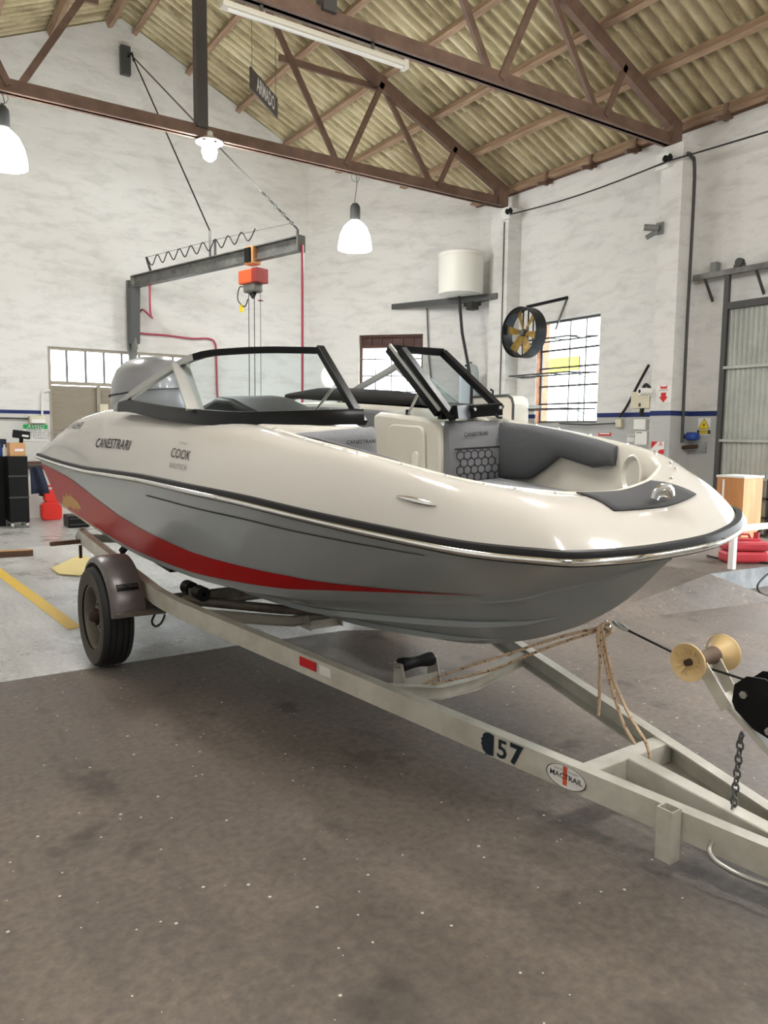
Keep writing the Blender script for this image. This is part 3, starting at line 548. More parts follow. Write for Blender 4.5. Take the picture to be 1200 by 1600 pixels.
m = MB(); m.tube([bl((2.52+.07*math.sin(t), -.58+.17*math.cos(t), .19+.15*math.sin(t))) for t in np.linspace(0, 2*math.pi, 28, endpoint=False)], .014, 8, loop=True); m.bar(bl((2.52, -.74, .19)), bl((2.52, -.42, .19)), .02, .02); m.bar(bl((2.52, -.58, .19)), bl((2.7, -.58, .14)), .05, .05); m.build('steering_wheel', MT['black'], cs, local=True, smooth=40)
# upholstery in the bow
def backrest(a, b, t, top, bot, name, mt):
    a = V(*a); b = V(*b); R = []
    for k in np.linspace(0, 1, 9):
        p = a+(b-a)*k; tp = top[0]+(top[1]-top[0])*k; e = 1 if 0 < k < 1 else .55
        R.append([bl((p[0]+x*e, p[1], w)) for x, w in ((0, bot), (t*.9, bot+.01), (t, bot+.08), (t, bot+.2), (t*.82, tp-.045), (t*.5, tp-.008), (.01, tp), (0, tp-.02))])
    return MB().rings(R).build(name, mt, boat, local=True, smooth=50)
sp = backrest((3.745, .35, 0), (3.80, .80, 0), .085, (.228, .215), -.16, 'seat_back', MT['seat'])
ss = backrest((3.955, -.335, 0), (3.80, -.80, 0), .085, (.232, .205), -.16, 'seat_back', MT['seat'])
m = MB(); m.tube([bl((3.832+.122*(v-.35), v, .062)) for v in np.linspace(.36, .69, 6)]+[bl((3.876, .70, .07)), bl((3.86, .735, .20))], .0045, 5); m.build('seam', MT['seam'], sp, local=True)
m = MB()
hx = .052
for i in range(8):
    for j in range(4):
        cv = .375+i*hx*1.0+(.5*hx if j % 2 else 0); cw = -.115+j*hx*.87
        if cv > .78 or (cv > .62+.17*(1-j/3.)): continue
        pts = [(cv+hx*.577*math.cos(math.radians(30+60*k)), cw+hx*.577*math.sin(math.radians(30+60*k))) for k in range(6)]
        for k in range(6):
            p, q = pts[k], pts[(k+1) % 6]
            if min(p[0], q[0]) < .355: continue
            m.bar(bl((3.832+.122*(p[0]-.35), p[0], p[1])), bl((3.832+.122*(q[0]-.35), q[0], q[1])), .004, .004)
m.build('hexagon_stitching', MT['seam'], sp, local=True)
def logo(body, size, fn, mt, parent, name='lettering', shear=.25, spacing=1.0, bold=0.0):
    return mapped(text_mb(body, size, shear, spacing=spacing, bold=bold), fn).build(name, mt, parent, local=True)
logo('CANESTRARI', .034, lambda x, y: bl((3.856-.25*max(0, y), .51+x, .145+y)), MT['ink'], sp, bold=.0006)
logo('CANESTRARI', .026, lambda x, y: bl((4.012+.333*x-.3*max(0, y), -.445+x, .16+y)), MT['ink'], ss, bold=.0006)
def bolster(sg):
    top = [(3.80, .205), (4.1, .195), (4.4, .165), (4.6, .14), (4.74, .115)]; bot = [(3.80, -.15), (4.1, -.125), (4.22, -.05), (4.34, .035), (4.62, -.005), (4.70, .015)]
    us = np.linspace(3.80, 4.74, 24); R = []
    ev = lambda u: float(np.interp(u, EDGE[:, 0], -EDGE[:, 1]))
    for i, u in enumerate(us):
        t = float(np.interp(u, *zip(*top))); b = float(np.interp(u, *zip(*bot))); v = ev(u)-.035
        e = .6 if i in (0, len(us)-1) else 1; d = .075*e
        R.append([bl((u, sg*(v-x), w)) for x, w in ((0, b), (d*.8, b), (d, b+.025), (d, (t+b)/2), (d*.9, t-.03), (d*.5, t), (0, t+.004))])
    return MB().rings(R).build('side_bolster', MT['seatdark'], boat, local=True, smooth=50)
bo = bolster(1); bolster(-1)
for sg in (1, -1):
    m = MB(); m.prism([bl(p) for p in ((3.86, sg*.34, -.22), (4.45, sg*.30, -.22), (4.95, sg*.12, -.22), (5.02, sg*.36, -.22), (4.72, sg*.58, -.22), (3.86, sg*.72, -.22))], (0, 0, .08)); m.build('seat_cushion', MT['seat'], boat, local=True, bevel=.03, smooth=40)
    m = MB(); m.prism([bl(p) for p in ((3.83, sg*.35, -.31), (4.45, sg*.31, -.31), (4.97, sg*.12, -.29), (5.03, sg*.36, -.29), (4.72, sg*.57, -.30), (3.83, sg*.70, -.31))], (0, 0, .085)); m.build('seat_base', MT['liner'], boat, local=True)
m = MB(); m.prism([bl(p) for p in ((.9, .765, -.4), (3.0, .765, -.4), (3.0, .765, .235), (2.4, .765, .25), (1.6, .765, .255), (.9, .765, .22))], (0, -.06, 0)); m.build('side_upholstery', MT['seat'], boat, local=True, bevel=.02)
m = MB(); m.prism([bl(p) for p in ((.9, -.765, -.4), (3.0, -.765, -.4), (3.0, -.765, .235), (2.4, -.765, .25), (1.6, -.765, .255), (.9, -.765, .22))], (0, .06, 0)); m.build('side_upholstery', MT['seat'], boat, local=True, bevel=.02)
for v in (.5, -.52):
    m = MB(); m.prism([bl(p) for p in ((2.0, v-.22, -.2), (2.12, v-.22, -.2), (2.02, v-.22, .2), (1.92, v-.22, .2))], (0, BS*.44, 0)); hs = m.build('helm_seat_back', MT['seatdark'], boat, local=True, bevel=.04)
    m = MB(); m.box(bl((2.3, v, -.2)), (.5, .42, .12)); m.box(bl((2.3, v, -.35)), (.14, .14, .2)); m.build('seat_pad', MT['seat'], hs, local=True, bevel=.03)
# bow: anti-slip mat, cleat, speaker, vents, snaps
m = MB(); g1 = [(s, 1) for s in np.linspace(13.2, 15, 10)]+[(s, -1) for s in np.linspace(15, 13.2, 10)[1:]]
m.rings([[bl((V_ if sg > 0 else mr)(deck_pt(s, t))+V(0, 0, .006)) for t in np.linspace(.42, .96, 8)] for s, sg in g1], cap=False, closed=False); mt_ = m.build('bow_mat', MT['carpet'], deck, local=True, smooth=60, solid=.006)
m = MB(); c = bl((5.50, 0.0, .0)); prof = [c+V(0, y, z) for y, z in ((-.05, 0), (-.045, .016), (-.03, .026), (0, .029), (.03, .026), (.045, .016), (.05, 0))]
m.sweep(prof, [(.026*math.cos(t), .007*math.sin(t)) for t in np.linspace(0, 2*math.pi, 10, endpoint=False)], up=(1, 0, 0)); m.lathe([(.001, .034), (.02, .034), (.026, .030)], 16, c); cl = m.build('bow_cleat', MT['chrome'], deck, local=True, smooth=40)
m = MB(); m.lathe([(.001, -.01), (.07, -.01), (.085, .006), (.095, .0)], 28, bl((4.93, .575, -.005)), (-.45, -.9, .1)); m.build('speaker', MT['liner'], boat, local=True, smooth=40)
for sg in (1, -1):
    R = []
    for k in np.linspace(0, 1, 15):
        s = 8.98+.58*k; h = .012*math.sin(math.pi*min(max(k, .03), .97))**.5; c = off_pt(deck_pt, s, .27, .002); n = nrm(off_pt(deck_pt, s, .27, .01)-deck_pt(s, .27)); upd = nrm(deck_pt(s, .30)-deck_pt(s, .24))
        R.append([bl((c+upd*h*1.3*math.cos(a)+n*h*.9*max(0, math.sin(a)))*V(1, sg, 1)) for a in np.linspace(0, 2*math.pi, 10, endpoint=False)])
    MB().rings(R).build('deck_vent', MT['chrome'], deck, local=True, smooth=50)
snap = None
for s, t in [(2.05, .8), (2.9, .78), (4.4, .62), (6.2, .97), (7.0, .93), (7.6, .93), (8.35, .93), (9.1, .93), (9.9, .93), (10.7, .93), (11.6, .93)]+[(12.6, .9)]:
    for sg in (-1, 1):
        if snap is None:
            mm = MB(); mm.lathe([(.007, -.002), (.007, .004), (.004, .008), (.001, .008)], 10); snap = mm.build('canvas_snap', MT['chrome'], deck, local=True, smooth=40); o = snap
        else: o = dup(snap)
        p = deck_pt(s, t)*V(1, -sg, 1); o.location = bl(p)
for sg in (1, -1):
    R = [[bl((V_ if sg > 0 else mr)(off_pt(deck_pt, .75+.09*math.cos(a)*k, .62+.10*math.sin(a)*k, .003))) for a in np.linspace(0, 2*math.pi, 16, endpoint=False)] for k in (.02, 1)]
    MB().rings(R, cap=False).build('stern_light', MT['black'], deck, local=True)
# lettering on the starboard side of the deck
def deckmap(s0, s1, L, t0, kt, lean=0): return lambda x, y: bl(off_pt(deck_pt, s0+(x/L+.5)*(s1-s0), t0+y*kt-lean*x, .004))
mm = text_mb('CANESTRARI', .105, .2, spacing=1.05, bold=.001); L = max(p[0] for p in mm.v)-min(p[0] for p in mm.v)
mapped(mm, deckmap(2.3, 3.45, L, .205, 1.15)).build('lettering', MT['ink'], deck, local=True)
mm = text_mb('COOK', .1, 0, spacing=.95); mapped(mm, lambda x, y: bl(off_pt(deck_pt, 4.66+x/.75, .205+y*1.1, .004))).build('lettering', MT['ink'], deck, local=True)
mm = text_mb('NAUTICA', .05, 0, spacing=1.2); mapped(mm, lambda x, y: bl(off_pt(deck_pt, 4.66+x/.75, .115+y*1.1, .004))).build('lettering', MT['greyink'], deck, local=True)
mm = text_mb('====', .05, 0); mapped(mm, lambda x, y: bl(off_pt(deck_pt, 4.66+x/.75, .30+y*1.1, .004))).build('logo_waves', MT['greyink'], deck, local=True)
mm = text_mb('REY 010247', .15, .2); L = max(p[0] for p in mm.v)-min(p[0] for p in mm.v); mapped(mm, deckmap(.75, 1.7, L, .3, 1.0)).build('registration', MT['ink'], deck, local=True)
# ------------------------------------------------------------------ windshield
WB = [(1.62, -.965, .275), (1.95, -.95, .285), (2.40, -.945, .265), (2.95, -.925, .25), (3.40, -.84, .243), (3.66, -.66, .25), (3.80, -.46, .255), (3.86, -.325, .255)]
WT = [(1.62, -.965, .285), (1.95, -.93, .40), (2.53, -.87, .56), (2.80, -.79, .635), (2.95, -.65, .655), (3.13, -.50, .66), (3.27, -.40, .655), (3.39, -.305, .65)]
WB, WT = np.array(WB), np.array(WT)
def wb(k): return cr(WB, k*7)
def wt(k): return cr(WT, k*7)
KP_T, KP_B = .32, .44     # where the silver post meets the head rail and the base rail
for sg in (-1, 1):
    ws = MB(); kk = np.linspace(.06, 1, 30)
    X = lambda p: bl(p*V(1, -sg, 1))
    sh = .0
    base = [X(wb(k)+V(0, 0, .03)) for k in kk]
    frame = MB().sweep(base, [(-.03, -.035), (.03, -.04), (.024, .01), (.008, .035), (-.02, .035)]).build('windshield', MT['blackalu'], boat, local=True, smooth=40)
    MB().sweep([X(wt(k)) for k in np.linspace(.0, .40, 16)], [(-.02, -.018), (.02, -.018), (.02, .018), (-.02, .018)]).build('head_rail', MT['alu'], frame, local=True, smooth=40)
    MB().sweep([X(wt(k)) for k in np.linspace(.40, 1, 16)], [(-.02, -.02), (.02, -.02), (.02, .016), (-.02, .016)]).build('head_rail', MT['blackalu'], frame, local=True, smooth=40)
    MB().bar(X(wb(1)+V(0, 0, -.01)), X(wt(1)+V(0, 0, .015)), .045, .035, (1, 0, 0)).build('end_post', MT['blackalu'], frame, local=True, bevel=.004)
    pb, pt = wb(KP_B)+V(0, 0, .06), wt(KP_T)
    MB().bar(X(pb), X(pt), .016, .10, (0, 1, 0)).build('middle_post', MT['alu'], frame, local=True, bevel=.004)
    # panes
    nb = 14
    MB().rings([[X(wb(.03+(KP_B-.03)*k))*(1-q)+X(wt(.02+(KP_T-.02)*k))*q for q in np.linspace(0.02, .98, 5)] for k in np.linspace(.02, 1, nb)], cap=False, closed=False).build('side_pane', MT['glass'], frame, local=True, smooth=60)
    MB().rings([[X(wb(KP_B+(1-KP_B)*k))*(1-q)+X(wt(KP_T+(1-KP_T)*k))*q for q in np.linspace(0.02, .98, 5)] for k in np.linspace(0, 1, nb)], cap=False, closed=False).build('front_pane', MT['glass'], frame, local=True, smooth=60)
    st = wb(1)*.45+wt(1)*.55; MB().tube([X(V(3.36, -.37, .25)), X(st)], .008, 8).build('support_strut', MT['alu'], frame, local=True)
    MB().tube([X(V(3.36, -.37, .245)), X(V(3.36, -.37, .285))], .014, 8).build('strut_foot', MT['black'], frame, local=True)
# walk-through centre pane, folded open against the port windshield
a0, a1, b0, b1 = V(3.74, .315, .275), V(3.24, .315, .675), V(3.83, .74, .29), V(3.27, .74, .655)
m = MB(); m.bar(bl(a0), bl(a1), .045, .05, (1, 0, 0)); fr = m.build('folded_windshield_door', MT['blackalu'], boat, local=True, bevel=.004)
MB().bar(bl(a0+V(.03, -.02, .02)), bl(a1+V(.03, -.02, .02)), .012, .02, (1, 0, 0)).build('bright_edge', MT['alu'], fr, local=True)
MB().bar(bl(b0), bl(b1), .045, .04, (1, 0, 0)).build('door_stile', MT['blackalu'], fr, local=True, bevel=.004)
MB().bar(bl(a0), bl(b0), .05, .07, (0, 0, 1)).build('door_bottom_rail', MT['blackalu'], fr, local=True, bevel=.004)
MB().bar(bl(a1), bl(b1), .04, .045, (0, 0, 1)).build('door_top_rail', MT['blackalu'], fr, local=True, bevel=.004)
m = MB(); m.add([bl(a0), bl(a1), bl(b1), bl(b0)], [(0, 1, 2, 3)]); m.build('door_pane', MT['dimglass'], fr, local=True)
for k in (.08, .5, .92): p = a0+(b0-a0)*k; MB().lathe([(.001, .01), (.01, .01), (.012, 0)], 10, bl(p+V(.032, 0, .01)), (1, 0, .2)).build('rivet', MT['chrome'], fr, local=True)
for k in (.35, .78): p = b1+(b0-b1)*k; MB().tube([bl(p+V(0, .02, 0)), bl(p+V(.0, .05, 0)), bl(p+V(-.01, .06, .03)), bl(p+V(-.02, .045, .04))], .007, 6).build('door_catch', MT['black'], fr, local=True)
MB().tube([bl(b0+V(0, -.06, -.02)), bl(b0+V(0.03, -.05, -.05)), bl(b0+V(.06, -.04, -.05))], .008, 6).build('door_catch', MT['black'], fr, local=True)
# folded canopy lying along the port side
m = MB(); R = []
for k in np.linspace(0, 1, 13):
    u = .95+2.0*k; h = .055*min(1, .45+k*2.2)*(1 if k < .9 else .8); cz = .335+.045*math.sin(min(1, k*2)*math.pi*.5)-.05*k
    R.append([bl((u, .86+.07*math.cos(a), cz+h*math.sin(a))) for a in np.linspace(0, 2*math.pi, 12, endpoint=False)])
o = MB().rings(R).build('folded_canopy', MT['canvas'], boat, local=True, smooth=60)
for u in (.9, .97): MB().tube([bl((u, .8, .27)), bl((u+.12, .88, .33))], .01, 6).build('canopy_bow', MT['alu'], o, local=True)
# ------------------------------------------------------------------ outboard
ob = thing('outboard_motor', 'silver grey outboard motor behind the boat', 'motor', M=BM @ Matrix.Translation(Vector(bl((-.75, 0, -1.0)))))
OB = PM[ob.name]
def obuild(m, name, mt, parent=None, **k):
    m.v = [tuple(BM @ Vector(p)) for p in m.v]; return m.build(name, mt, parent or ob, **k)
R = []
sec = [(0.0, .28, .0), (.12, .32, .0), (.3, .33, 0.), (.48, .31, .0), (.6, .265, .02), (.68, .19, .05), (.72, .08, .08)]
for z, wv, du in sec:
    lu = .58*(wv/.33)**.8
    R.append([bl((-.42+du+lu*math.copysign(abs(math.cos(a))**.75, math.cos(a)), wv*math.copysign(abs(math.sin(a))**.75, math.sin(a)), z)) for a in np.linspace(0, 2*math.pi, 28, endpoint=False)])
cw = obuild(MB().rings(R), 'cowling', MT['cowl'], smooth=60)
m = MB(); m.tube([bl((-.42+.60*math.copysign(abs(math.cos(a))**.75, math.cos(a)), .338*math.copysign(abs(math.sin(a))**.75, math.sin(a)), .36+.05*math.cos(a))) for a in np.linspace(0, 2*math.pi, 28, endpoint=False)], .006, 6, loop=True); obuild(m, 'cowl_seam', MT['seam'], cw)
m = MB(); m.prism([bl(p) for p in ((-.98, -.12, .02), (-.62, -.12, .02), (-.66, -.12, -.9), (-.9, -.12, -.9))], (0, BS*.24, 0)); obuild(m, 'midsection', MT['cowl'], bevel=.03)
m = MB(); m.prism([bl(p) for p in ((-1.15, -.02, -.88), (-.62, -.02, -.88), (-.66, -.02, -1.12), (-.8, -.02, -1.2), (-1.05, -.02, -1.05))], (0, BS*.05, 0)); lw = obuild(m, 'gearcase', MT['cowl'], bevel=.01)
mm = text_mb('150', .14, .2); obuild(mapped(mm, lambda x, y: bl((-.30+x, -.331, .24+y))), 'lettering', MT['ink'], cw)
# ================================================================== TRAILER (local axes: x forward, y to port, z up; origin on the floor under the axle)
TH = math.radians(-87.85); TO = V(2.253, 5, 0); TU = V(math.cos(TH), math.sin(TH), 0); TV = V(-math.sin(TH), math.cos(TH), 0)
TM = Matrix([[TU[i], TV[i], (0, 0, 1)[i], TO[i]] for i in range(3)]+[[0, 0, 0, 1]])
def tz(u): return .587-.098*u
def tpx(x, y, v):            # point of the upright lengthwise plane at lateral distance v
    d = ray(x, y); k = (v-(_O-TO)@TV)/(d@TV); P = _O+d*k-TO; return V(P@TU, P@TV, P[2])
def tw(p): return TO+TU*p[0]+TV*p[1]+V(0, 0, p[2])
tr = thing('boat_trailer', 'galvanised single-axle boat trailer under the motorboat', 'trailer', M=TM)
def tb(m, name, mt, parent=None, **k): return m.build(name, mt, parent or tr, local=True, **k)
RH = .10
def rv(u): return .88 if u < .42 else (.88-.245*(u-.57) if u > .75 else float(np.interp(u, [.42, .55, .75], [.88, .868, .836])))
US = [-1.3, -.6, 0, .42, .5, .58, .66, .75, 1.2, 1.8, 2.4, 3.0, 3.5, 3.9, 4.25]
for sg in (-1, 1):
    o_ = -sg
    # C channel: web on the outside, flanges inwards
    path = [V(u, sg*rv(u), tz(u)-RH/2) for u in US]
    prof = [(0, -.05), (.055, -.05), (.055, -.042), (.008, -.042), (.008, .042), (.055, .042), (.055, .05), (0, .05)]
    R = [[p+V(0, -sg*(c[0]-.03), c[1]) for c in prof] for p in path]
    tb(MB().rings(R), 'side_rail', MT['galv'])
    # axle end pieces
    tb(MB().box((0, sg*.88, tz(0)-RH-.06), (.22, .07, .12)), 'axle_seat', MT['galvdark'], bevel=.005)
    # wheel
    wc = V(0, sg*1.08, .318)
    tp = [(.2, -.075), (.225, -.088), (.27, -.097), (.298, -.092), (.314, -.075), (.318, -.04), (.3185, 0), (.318, .04), (.314, .075), (.298, .092), (.27, .097), (.225, .088), (.2, .075)]
    wh = tb(MB().lathe(tp, 48, wc, (0, 1, 0)), 'tyre', MT['tyre'], smooth=50)
    for a in (-.055, -.02, .02, .055): tb(MB().lathe([(.3186, a-.006), (.3200, a-.004), (.3200, a+.004), (.3186, a+.006)], 48, wc, (0, 1, 0)), 'tread_rib', MT['rubber'], wh)
    tb(MB().lathe([(.205, sg*.0885), (.226, sg*.0905), (.27, sg*.0985), (.296, sg*.0935)], 48, wc, (0, 1, 0)), 'sidewall', MT['tyreside'], wh, smooth=60)
    rp = [(.203, -.078), (.193, -.076), (.186, -.06), (.184, .02), (.192, .06), (.203, .078)]
    rm = tb(MB().lathe(rp, 36, wc, (0, 1, 0)).lathe([(.186, sg*-.02), (.15, sg*.015), (.11, sg*.03), (.07, sg*.03), (.04, sg*.028), (.001, sg*.028)], 36, wc, (0, 1, 0)), 'wheel_rim', MT['rim'], wh, smooth=40)
    tb(MB().lathe([(.042, sg*.02), (.042, sg*.06), (.03, sg*.085), (.02, sg*.1), (.001, sg*.1)], 18, wc, (0, 1, 0)), 'hub', MT['hub'], wh, smooth=40)
    for k in range(5):
        a = k*2*math.pi/5+.3; c = wc+V(.075*math.cos(a), sg*.03, .075*math.sin(a)); tb(MB().lathe([(.011, 0), (.011, sg*.02), (.001, sg*.022)], 6, c, (0, 1, 0)), 'wheel_nut', MT['hub'], wh)
    # mudguard
    m = MB(); R = []
    for a in np.linspace(math.radians(8), math.radians(158), 26):
        r = .385; c = V(r*math.cos(a), 0, .325+r*math.sin(a)*.98); n = V(math.cos(a), 0, math.sin(a))
        R.append([c+V(0, sg*v, 0)+n*d for v, d in ((.94, 0), (1.10, 0), (1.13, -.012), (1.14, -.04), (1.135, -.04), (1.122, -.018), (1.095, -.006), (.94, -.006))])
    mg = tb(m.rings(R), 'mudguard', MT['fender'], smooth=40)
    m = MB(); m.prism([V(.36, sg*.955, .41), V(.40, sg*1.14, .405), V(.47, sg*1.06, .40), V(.50, sg*.86, .40), V(.30, sg*.86, .40)], (0, 0, .008)); tb(m, 'mudguard_bracket', MT['galvdark'], mg)
    if sg < 0:
        a = math.radians(36); c = V(.388*math.cos(a), -1.03, .325+.388*.98*math.sin(a)); tx = V(0, 1, 0); n = V(math.cos(a), 0, math.sin(a)); ty = np.cross(n, tx)*-1
        ty = V(-math.sin(a), 0, math.cos(a))
        tb(MB().box(c, (.13, .042, .004), np.array([tx, ty, n])), 'maker_plate', MT['black'], mg)
        mm = text_mb('MACTRAIL', .026, .2); tb(mapped(mm, lambda x, y: c+tx*(x-.0)+ty*(y+.005)+n*.004), 'lettering', MT['greyink'], mg)
# axle, crossmembers
tb(MB().tube([(0, -1.0, .32), (0, 1.0, .32)], .03, 12).bar((0, -.9, .37), (0, .9, .37), .06, .06), 'axle', MT['galvdark'], smooth=40)
tb(MB().tube(spline([(.33, -.86, .38), (.36, -.9, .33), (.42, -.9, .31), (.47, -.88, .34), (.48, -.86, .39)], 5), .007, 6), 'brake_hose', MT['cable'])
def crossm(u, drop, name='crossmember', mt=MT['galv'], rail=.055):
    v = rv(u)-.03; pts = [V(u, k*v, tz(u)-.05-drop*min(1, 1.35*(1-abs(k)))) for k in np.linspace(-1, 1, 17)]
    prof = [(-.025, -.03), (.025, -.03), (.025, -.025), (.004, -.025), (.004, .025), (.025, .025), (.025, .03), (-.025, .03), (-.025, .025), (-.004, .025), (-.004, -.025), (-.025, -.025)]
    return tb(MB().sweep(pts, prof), name, mt, smooth=25)
crossm(-1.2, .05); crossm(.85, .12); c2 = crossm(2.17, .075)
tb(MB().bar((3.16, -.25, tz(3.16)-.05), (3.16, .25, tz(3.16)-.05), .075, .085), 'crossmember', MT['galv'], bevel=.004)
tb(MB().bar((3.19, 0, tz(3.19)-.045), (4.25, 0, tz(4.25)-.045), .07, .085), 'tongue_beam', MT['galv'], bevel=.005)
tb(MB().box((4.2, 0, tz(4.2)-.06), (.22, .16, .09)), 'coupler_block', MT['galvdark'], bevel=.01)
m = MB(); m.tube([(.62, -.8, .50), (.95, -.3, .44), (1.2, .1, .42), (.95, .5, .44), (.62, .8, .50)], .028, 10); tb(m, 'pivot_tube', MT['galvdark'], smooth=40)
# rollers
def roller(u, z, w=.105, r=.036, name='keel_roller'):
    m = MB(); prof = [(.014, -w), (r, -w), (r+.002, -w*.8), (r*.84, -w*.3), (r*.8, 0), (r*.84, w*.3), (r+.002, w*.8), (r, w), (.014, w)]
    m.lathe(prof, 20, (u, 0, z), (0, 1, 0)); return tb(m, name, MT['rubber'], smooth=40)
def bracket(u, z, zb, parent):
    for sg in (-1, 1): tb(MB().prism([V(u-.04, sg*.115, z+.01), V(u+.03, sg*.115, z+.012), V(u+.075, sg*.115, zb+.03), V(u+.075, sg*.115, zb), V(u-.05, sg*.115, zb)], (0, .006, 0)), 'roller_plate', MT['galv'], parent)
    tb(MB().box((u+.045, 0, (z+zb)/2-.03), (.006, .23, z-zb-.06)), 'roller_plate', MT['galv'], parent); tb(MB().tube([(u, -.135, z), (u, .135, z)], .012, 8), 'roller_pin', MT['alu'], parent)
rc = tpx(650, 1034, 0); RUc, RZc = float(rc[0]), float(rc[2])
r1 = roller(RUc, RZc); bracket(RUc, RZc, RZc-.17, r1)
r2 = roller(.87, .395); bracket(.87, .395, .28, r2)
for sg in (-1, 1):
    for u in (.52, .70):
        m = MB(); m.lathe([(.012, -.045), (.043, -.045), (.043, .045), (.012, .045)], 18, (u+.0, sg*.72, .545), (1, 0, 0)); ro = tb(m, 'bilge_roller', MT['rubber'], smooth=40)
    tb(MB().box((.61, sg*.72, .53), (.11, .05, .05)), 'roller_cradle', MT['galvdark']); tb(MB().bar((.61, sg*.72, .52), (.63, sg*.74, .40), .05, .02, (0, 1, 0)), 'roller_arm', MT['galvdark'])
    for u in (-.95, -.75):
        m = MB(); m.lathe([(.012, -.045), (.043, -.045), (.043, .045), (.012, .045)], 18, (u, sg*.62, .70), (1, 0, 0)); tb(m, 'bilge_roller', MT['rubber'], smooth=40)
    tb(MB().bar((-.85, sg*.62, .68), (-.9, sg*.70, .57), .05, .03, (0, 1, 0)), 'roller_arm', MT['rubber']); tb(MB().bar((-1.15, sg*.62, .66), (.1, sg*.66, .60), .05, .06), 'roller_beam', MT['rubber'])
# rear end of the starboard rail: light-board arm, clamp, hanging chain
tb(MB().bar((-1.25, -.84, tz(-1.25)-.08), (-1.24, -1.13, tz(-1.25)-.085), .035, .03), 'light_board_arm', MT['darkwood'])
tb(MB().tube([V(-1.3, -.88, tz(-1.3)-.05)+V(0, .045*math.cos(a), .055*math.sin(a)) for a in np.linspace(0, 2*math.pi, 16, endpoint=False)], .008, 6, loop=True), 'rail_clamp', MT['alu'])
tb(MB().bar((-1.2, -.92, tz(-1.2)-.1), (-1.2, -.92, tz(-1.2)-.2), .02, .02), 'arm_bolt', MT['hub'])
# jack sleeve, handle, reflector, stickers on the near rail
uj = 3.5
tb(MB().prism([V(uj-.035, -rv(uj)-.075, tz(uj)-.19), V(uj+.035, -rv(uj)-.075, tz(uj)-.19), V(uj+.035, -rv(uj)-.0, tz(uj)-.19), V(uj-.035, -rv(uj)-.0, tz(uj)-.19)], (0, 0, .0)) if False else
   MB().rings([[V(uj+x, -rv(uj)-.058+y, z) for x, y in ((-.03, -.026), (.03, -.026), (.03, .026), (-.03, .026))] for z in (tz(uj)-.17, tz(uj)+.012)]+[[V(uj+x, -rv(uj)-.058+y, z) for x, y in ((-.025, -.021), (.025, -.021), (.025, .021), (-.025, .021))] for z in (tz(uj)+.012, tz(uj)-.165)]), 'jack_sleeve', MT['galv'])
hp = [tpx(1112, 1316, -rv(3.6)-.04), tpx(1108, 1328, -rv(3.6)-.07), tpx(1118, 1345, -rv(3.6)-.07), tpx(1150, 1364, -rv(3.7)-.07), tpx(1185, 1378, -rv(3.75)-.07), tpx(1215, 1388, -rv(3.8)-.07)]
tb(MB().tube(spline(hp, 4), .009, 8), 'jockey_handle', MT['alu'], smooth=60)
def railface(u0, y0=0): # text frame on the outer web of the near rail at u0
    p = V(u0, -rv(u0)-.0315, tz(u0)-RH/2); q = V(u0+.1, -rv(u0+.1)-.0315, tz(u0+.1)-RH/2); t = nrm(q-p); return p, t, V(0, 0, 1), nrm(np.cross(t, (0, 0, 1)))
def railplate(u0, w, h, mt, name, dz=0, d=.002):
    p, t, up, n = railface(u0); return tb(MB().box(p+n*d+up*dz, (w, .003, h), np.array([t, n, up])), name, mt)
def u_at(px): 
    best = min(np.linspace(.8, 4, 641), key=lambda u: abs(600+FPX*((CAM@(tw(V(u, -rv(u)-.03, tz(u)-.05))-_O))[0]/(CAM@(tw(V(u, -rv(u)-.03, tz(u)-.05))-_O))[2])-px)); return float(best)
ur, uw = u_at(482), u_at(509)
railplate(ur, .115, .045, MT['redprint'], 'red_reflector', .012); railplate(uw, .075, .045, MT['white'], 'white_reflector', .012)
uo = u_at(885); p, t, up, n = railface(uo)
os_ = [p+n*.002+t*.082*math.cos(a)+up*.045*math.sin(a) for a in np.linspace(0, 2*math.pi, 40, endpoint=False)]
st = tb(MB().prism(os_, tuple(n*.002)), 'oval_sticker', MT['white'])
tb(MB().rings([[p+n*.0043+t*.082*k*math.cos(a)+up*.045*k*math.sin(a) for k in (1, .955)] for a in np.linspace(0, 2*math.pi, 41)], cap=False, closed=False), 'sticker_rim', MT['ink'], st)
tb(mapped(text_mb('1', .095, 0, bold=.004), lambda x, y: p+n*.0046+t*(x-.004)+up*y), 'sticker_numeral', MT['orangeprint'], st)
tb(mapped(text_mb('MACTRAIL', .028, 0, bold=.0004), lambda x, y: p+n*.0052+t*x+up*y), 'lettering', MT['ink'], st)
tb(mapped(text_mb('INDUSTRIA TRAILERS', .010, 0), lambda x, y: p+n*.0052+t*x+up*(y+.023)), 'lettering', MT['greyink'], st)
u5 = u_at(786); p5, t5, up5, n5 = railface(u5)
tb(mapped(text_mb('5', .105, 0, bold=.0015), lambda x, y: p5+n5*.002+t5*(x+.0)+up5*(y-.004)), 'sprayed_numeral', MT['navyink'])
u7 = u_at(806); p7, t7, up7, n7 = railface(u7)
tb(mapped(text_mb('7', .11, 0, bold=.004), lambda x, y: p7+n7*.0022+t7*x+up7*(y-.002)), 'sprayed_numeral', MT['navyink'])
u1_ = u_at(764); p1, t1, up1, n1 = railface(u1_); random.seed(3)
bl_ = [p1+n1*.0016+t1*(.022 if abs(a) < 1.2 else (.03*math.cos(a)*(1+.5*random.random())))+up1*.046*math.sin(a) for a in np.linspace(-math.pi, math.pi, 28, endpoint=False)]
m = MB(); m.poly(bl_); m.poly([p1+n1*.0015+t1*x+up1*y for x, y in ((-.012, -.03), (-.006, -.03), (-.012, -.052), (-.016, -.05))]); tb(m, 'sprayed_numeral', MT['navyink'])
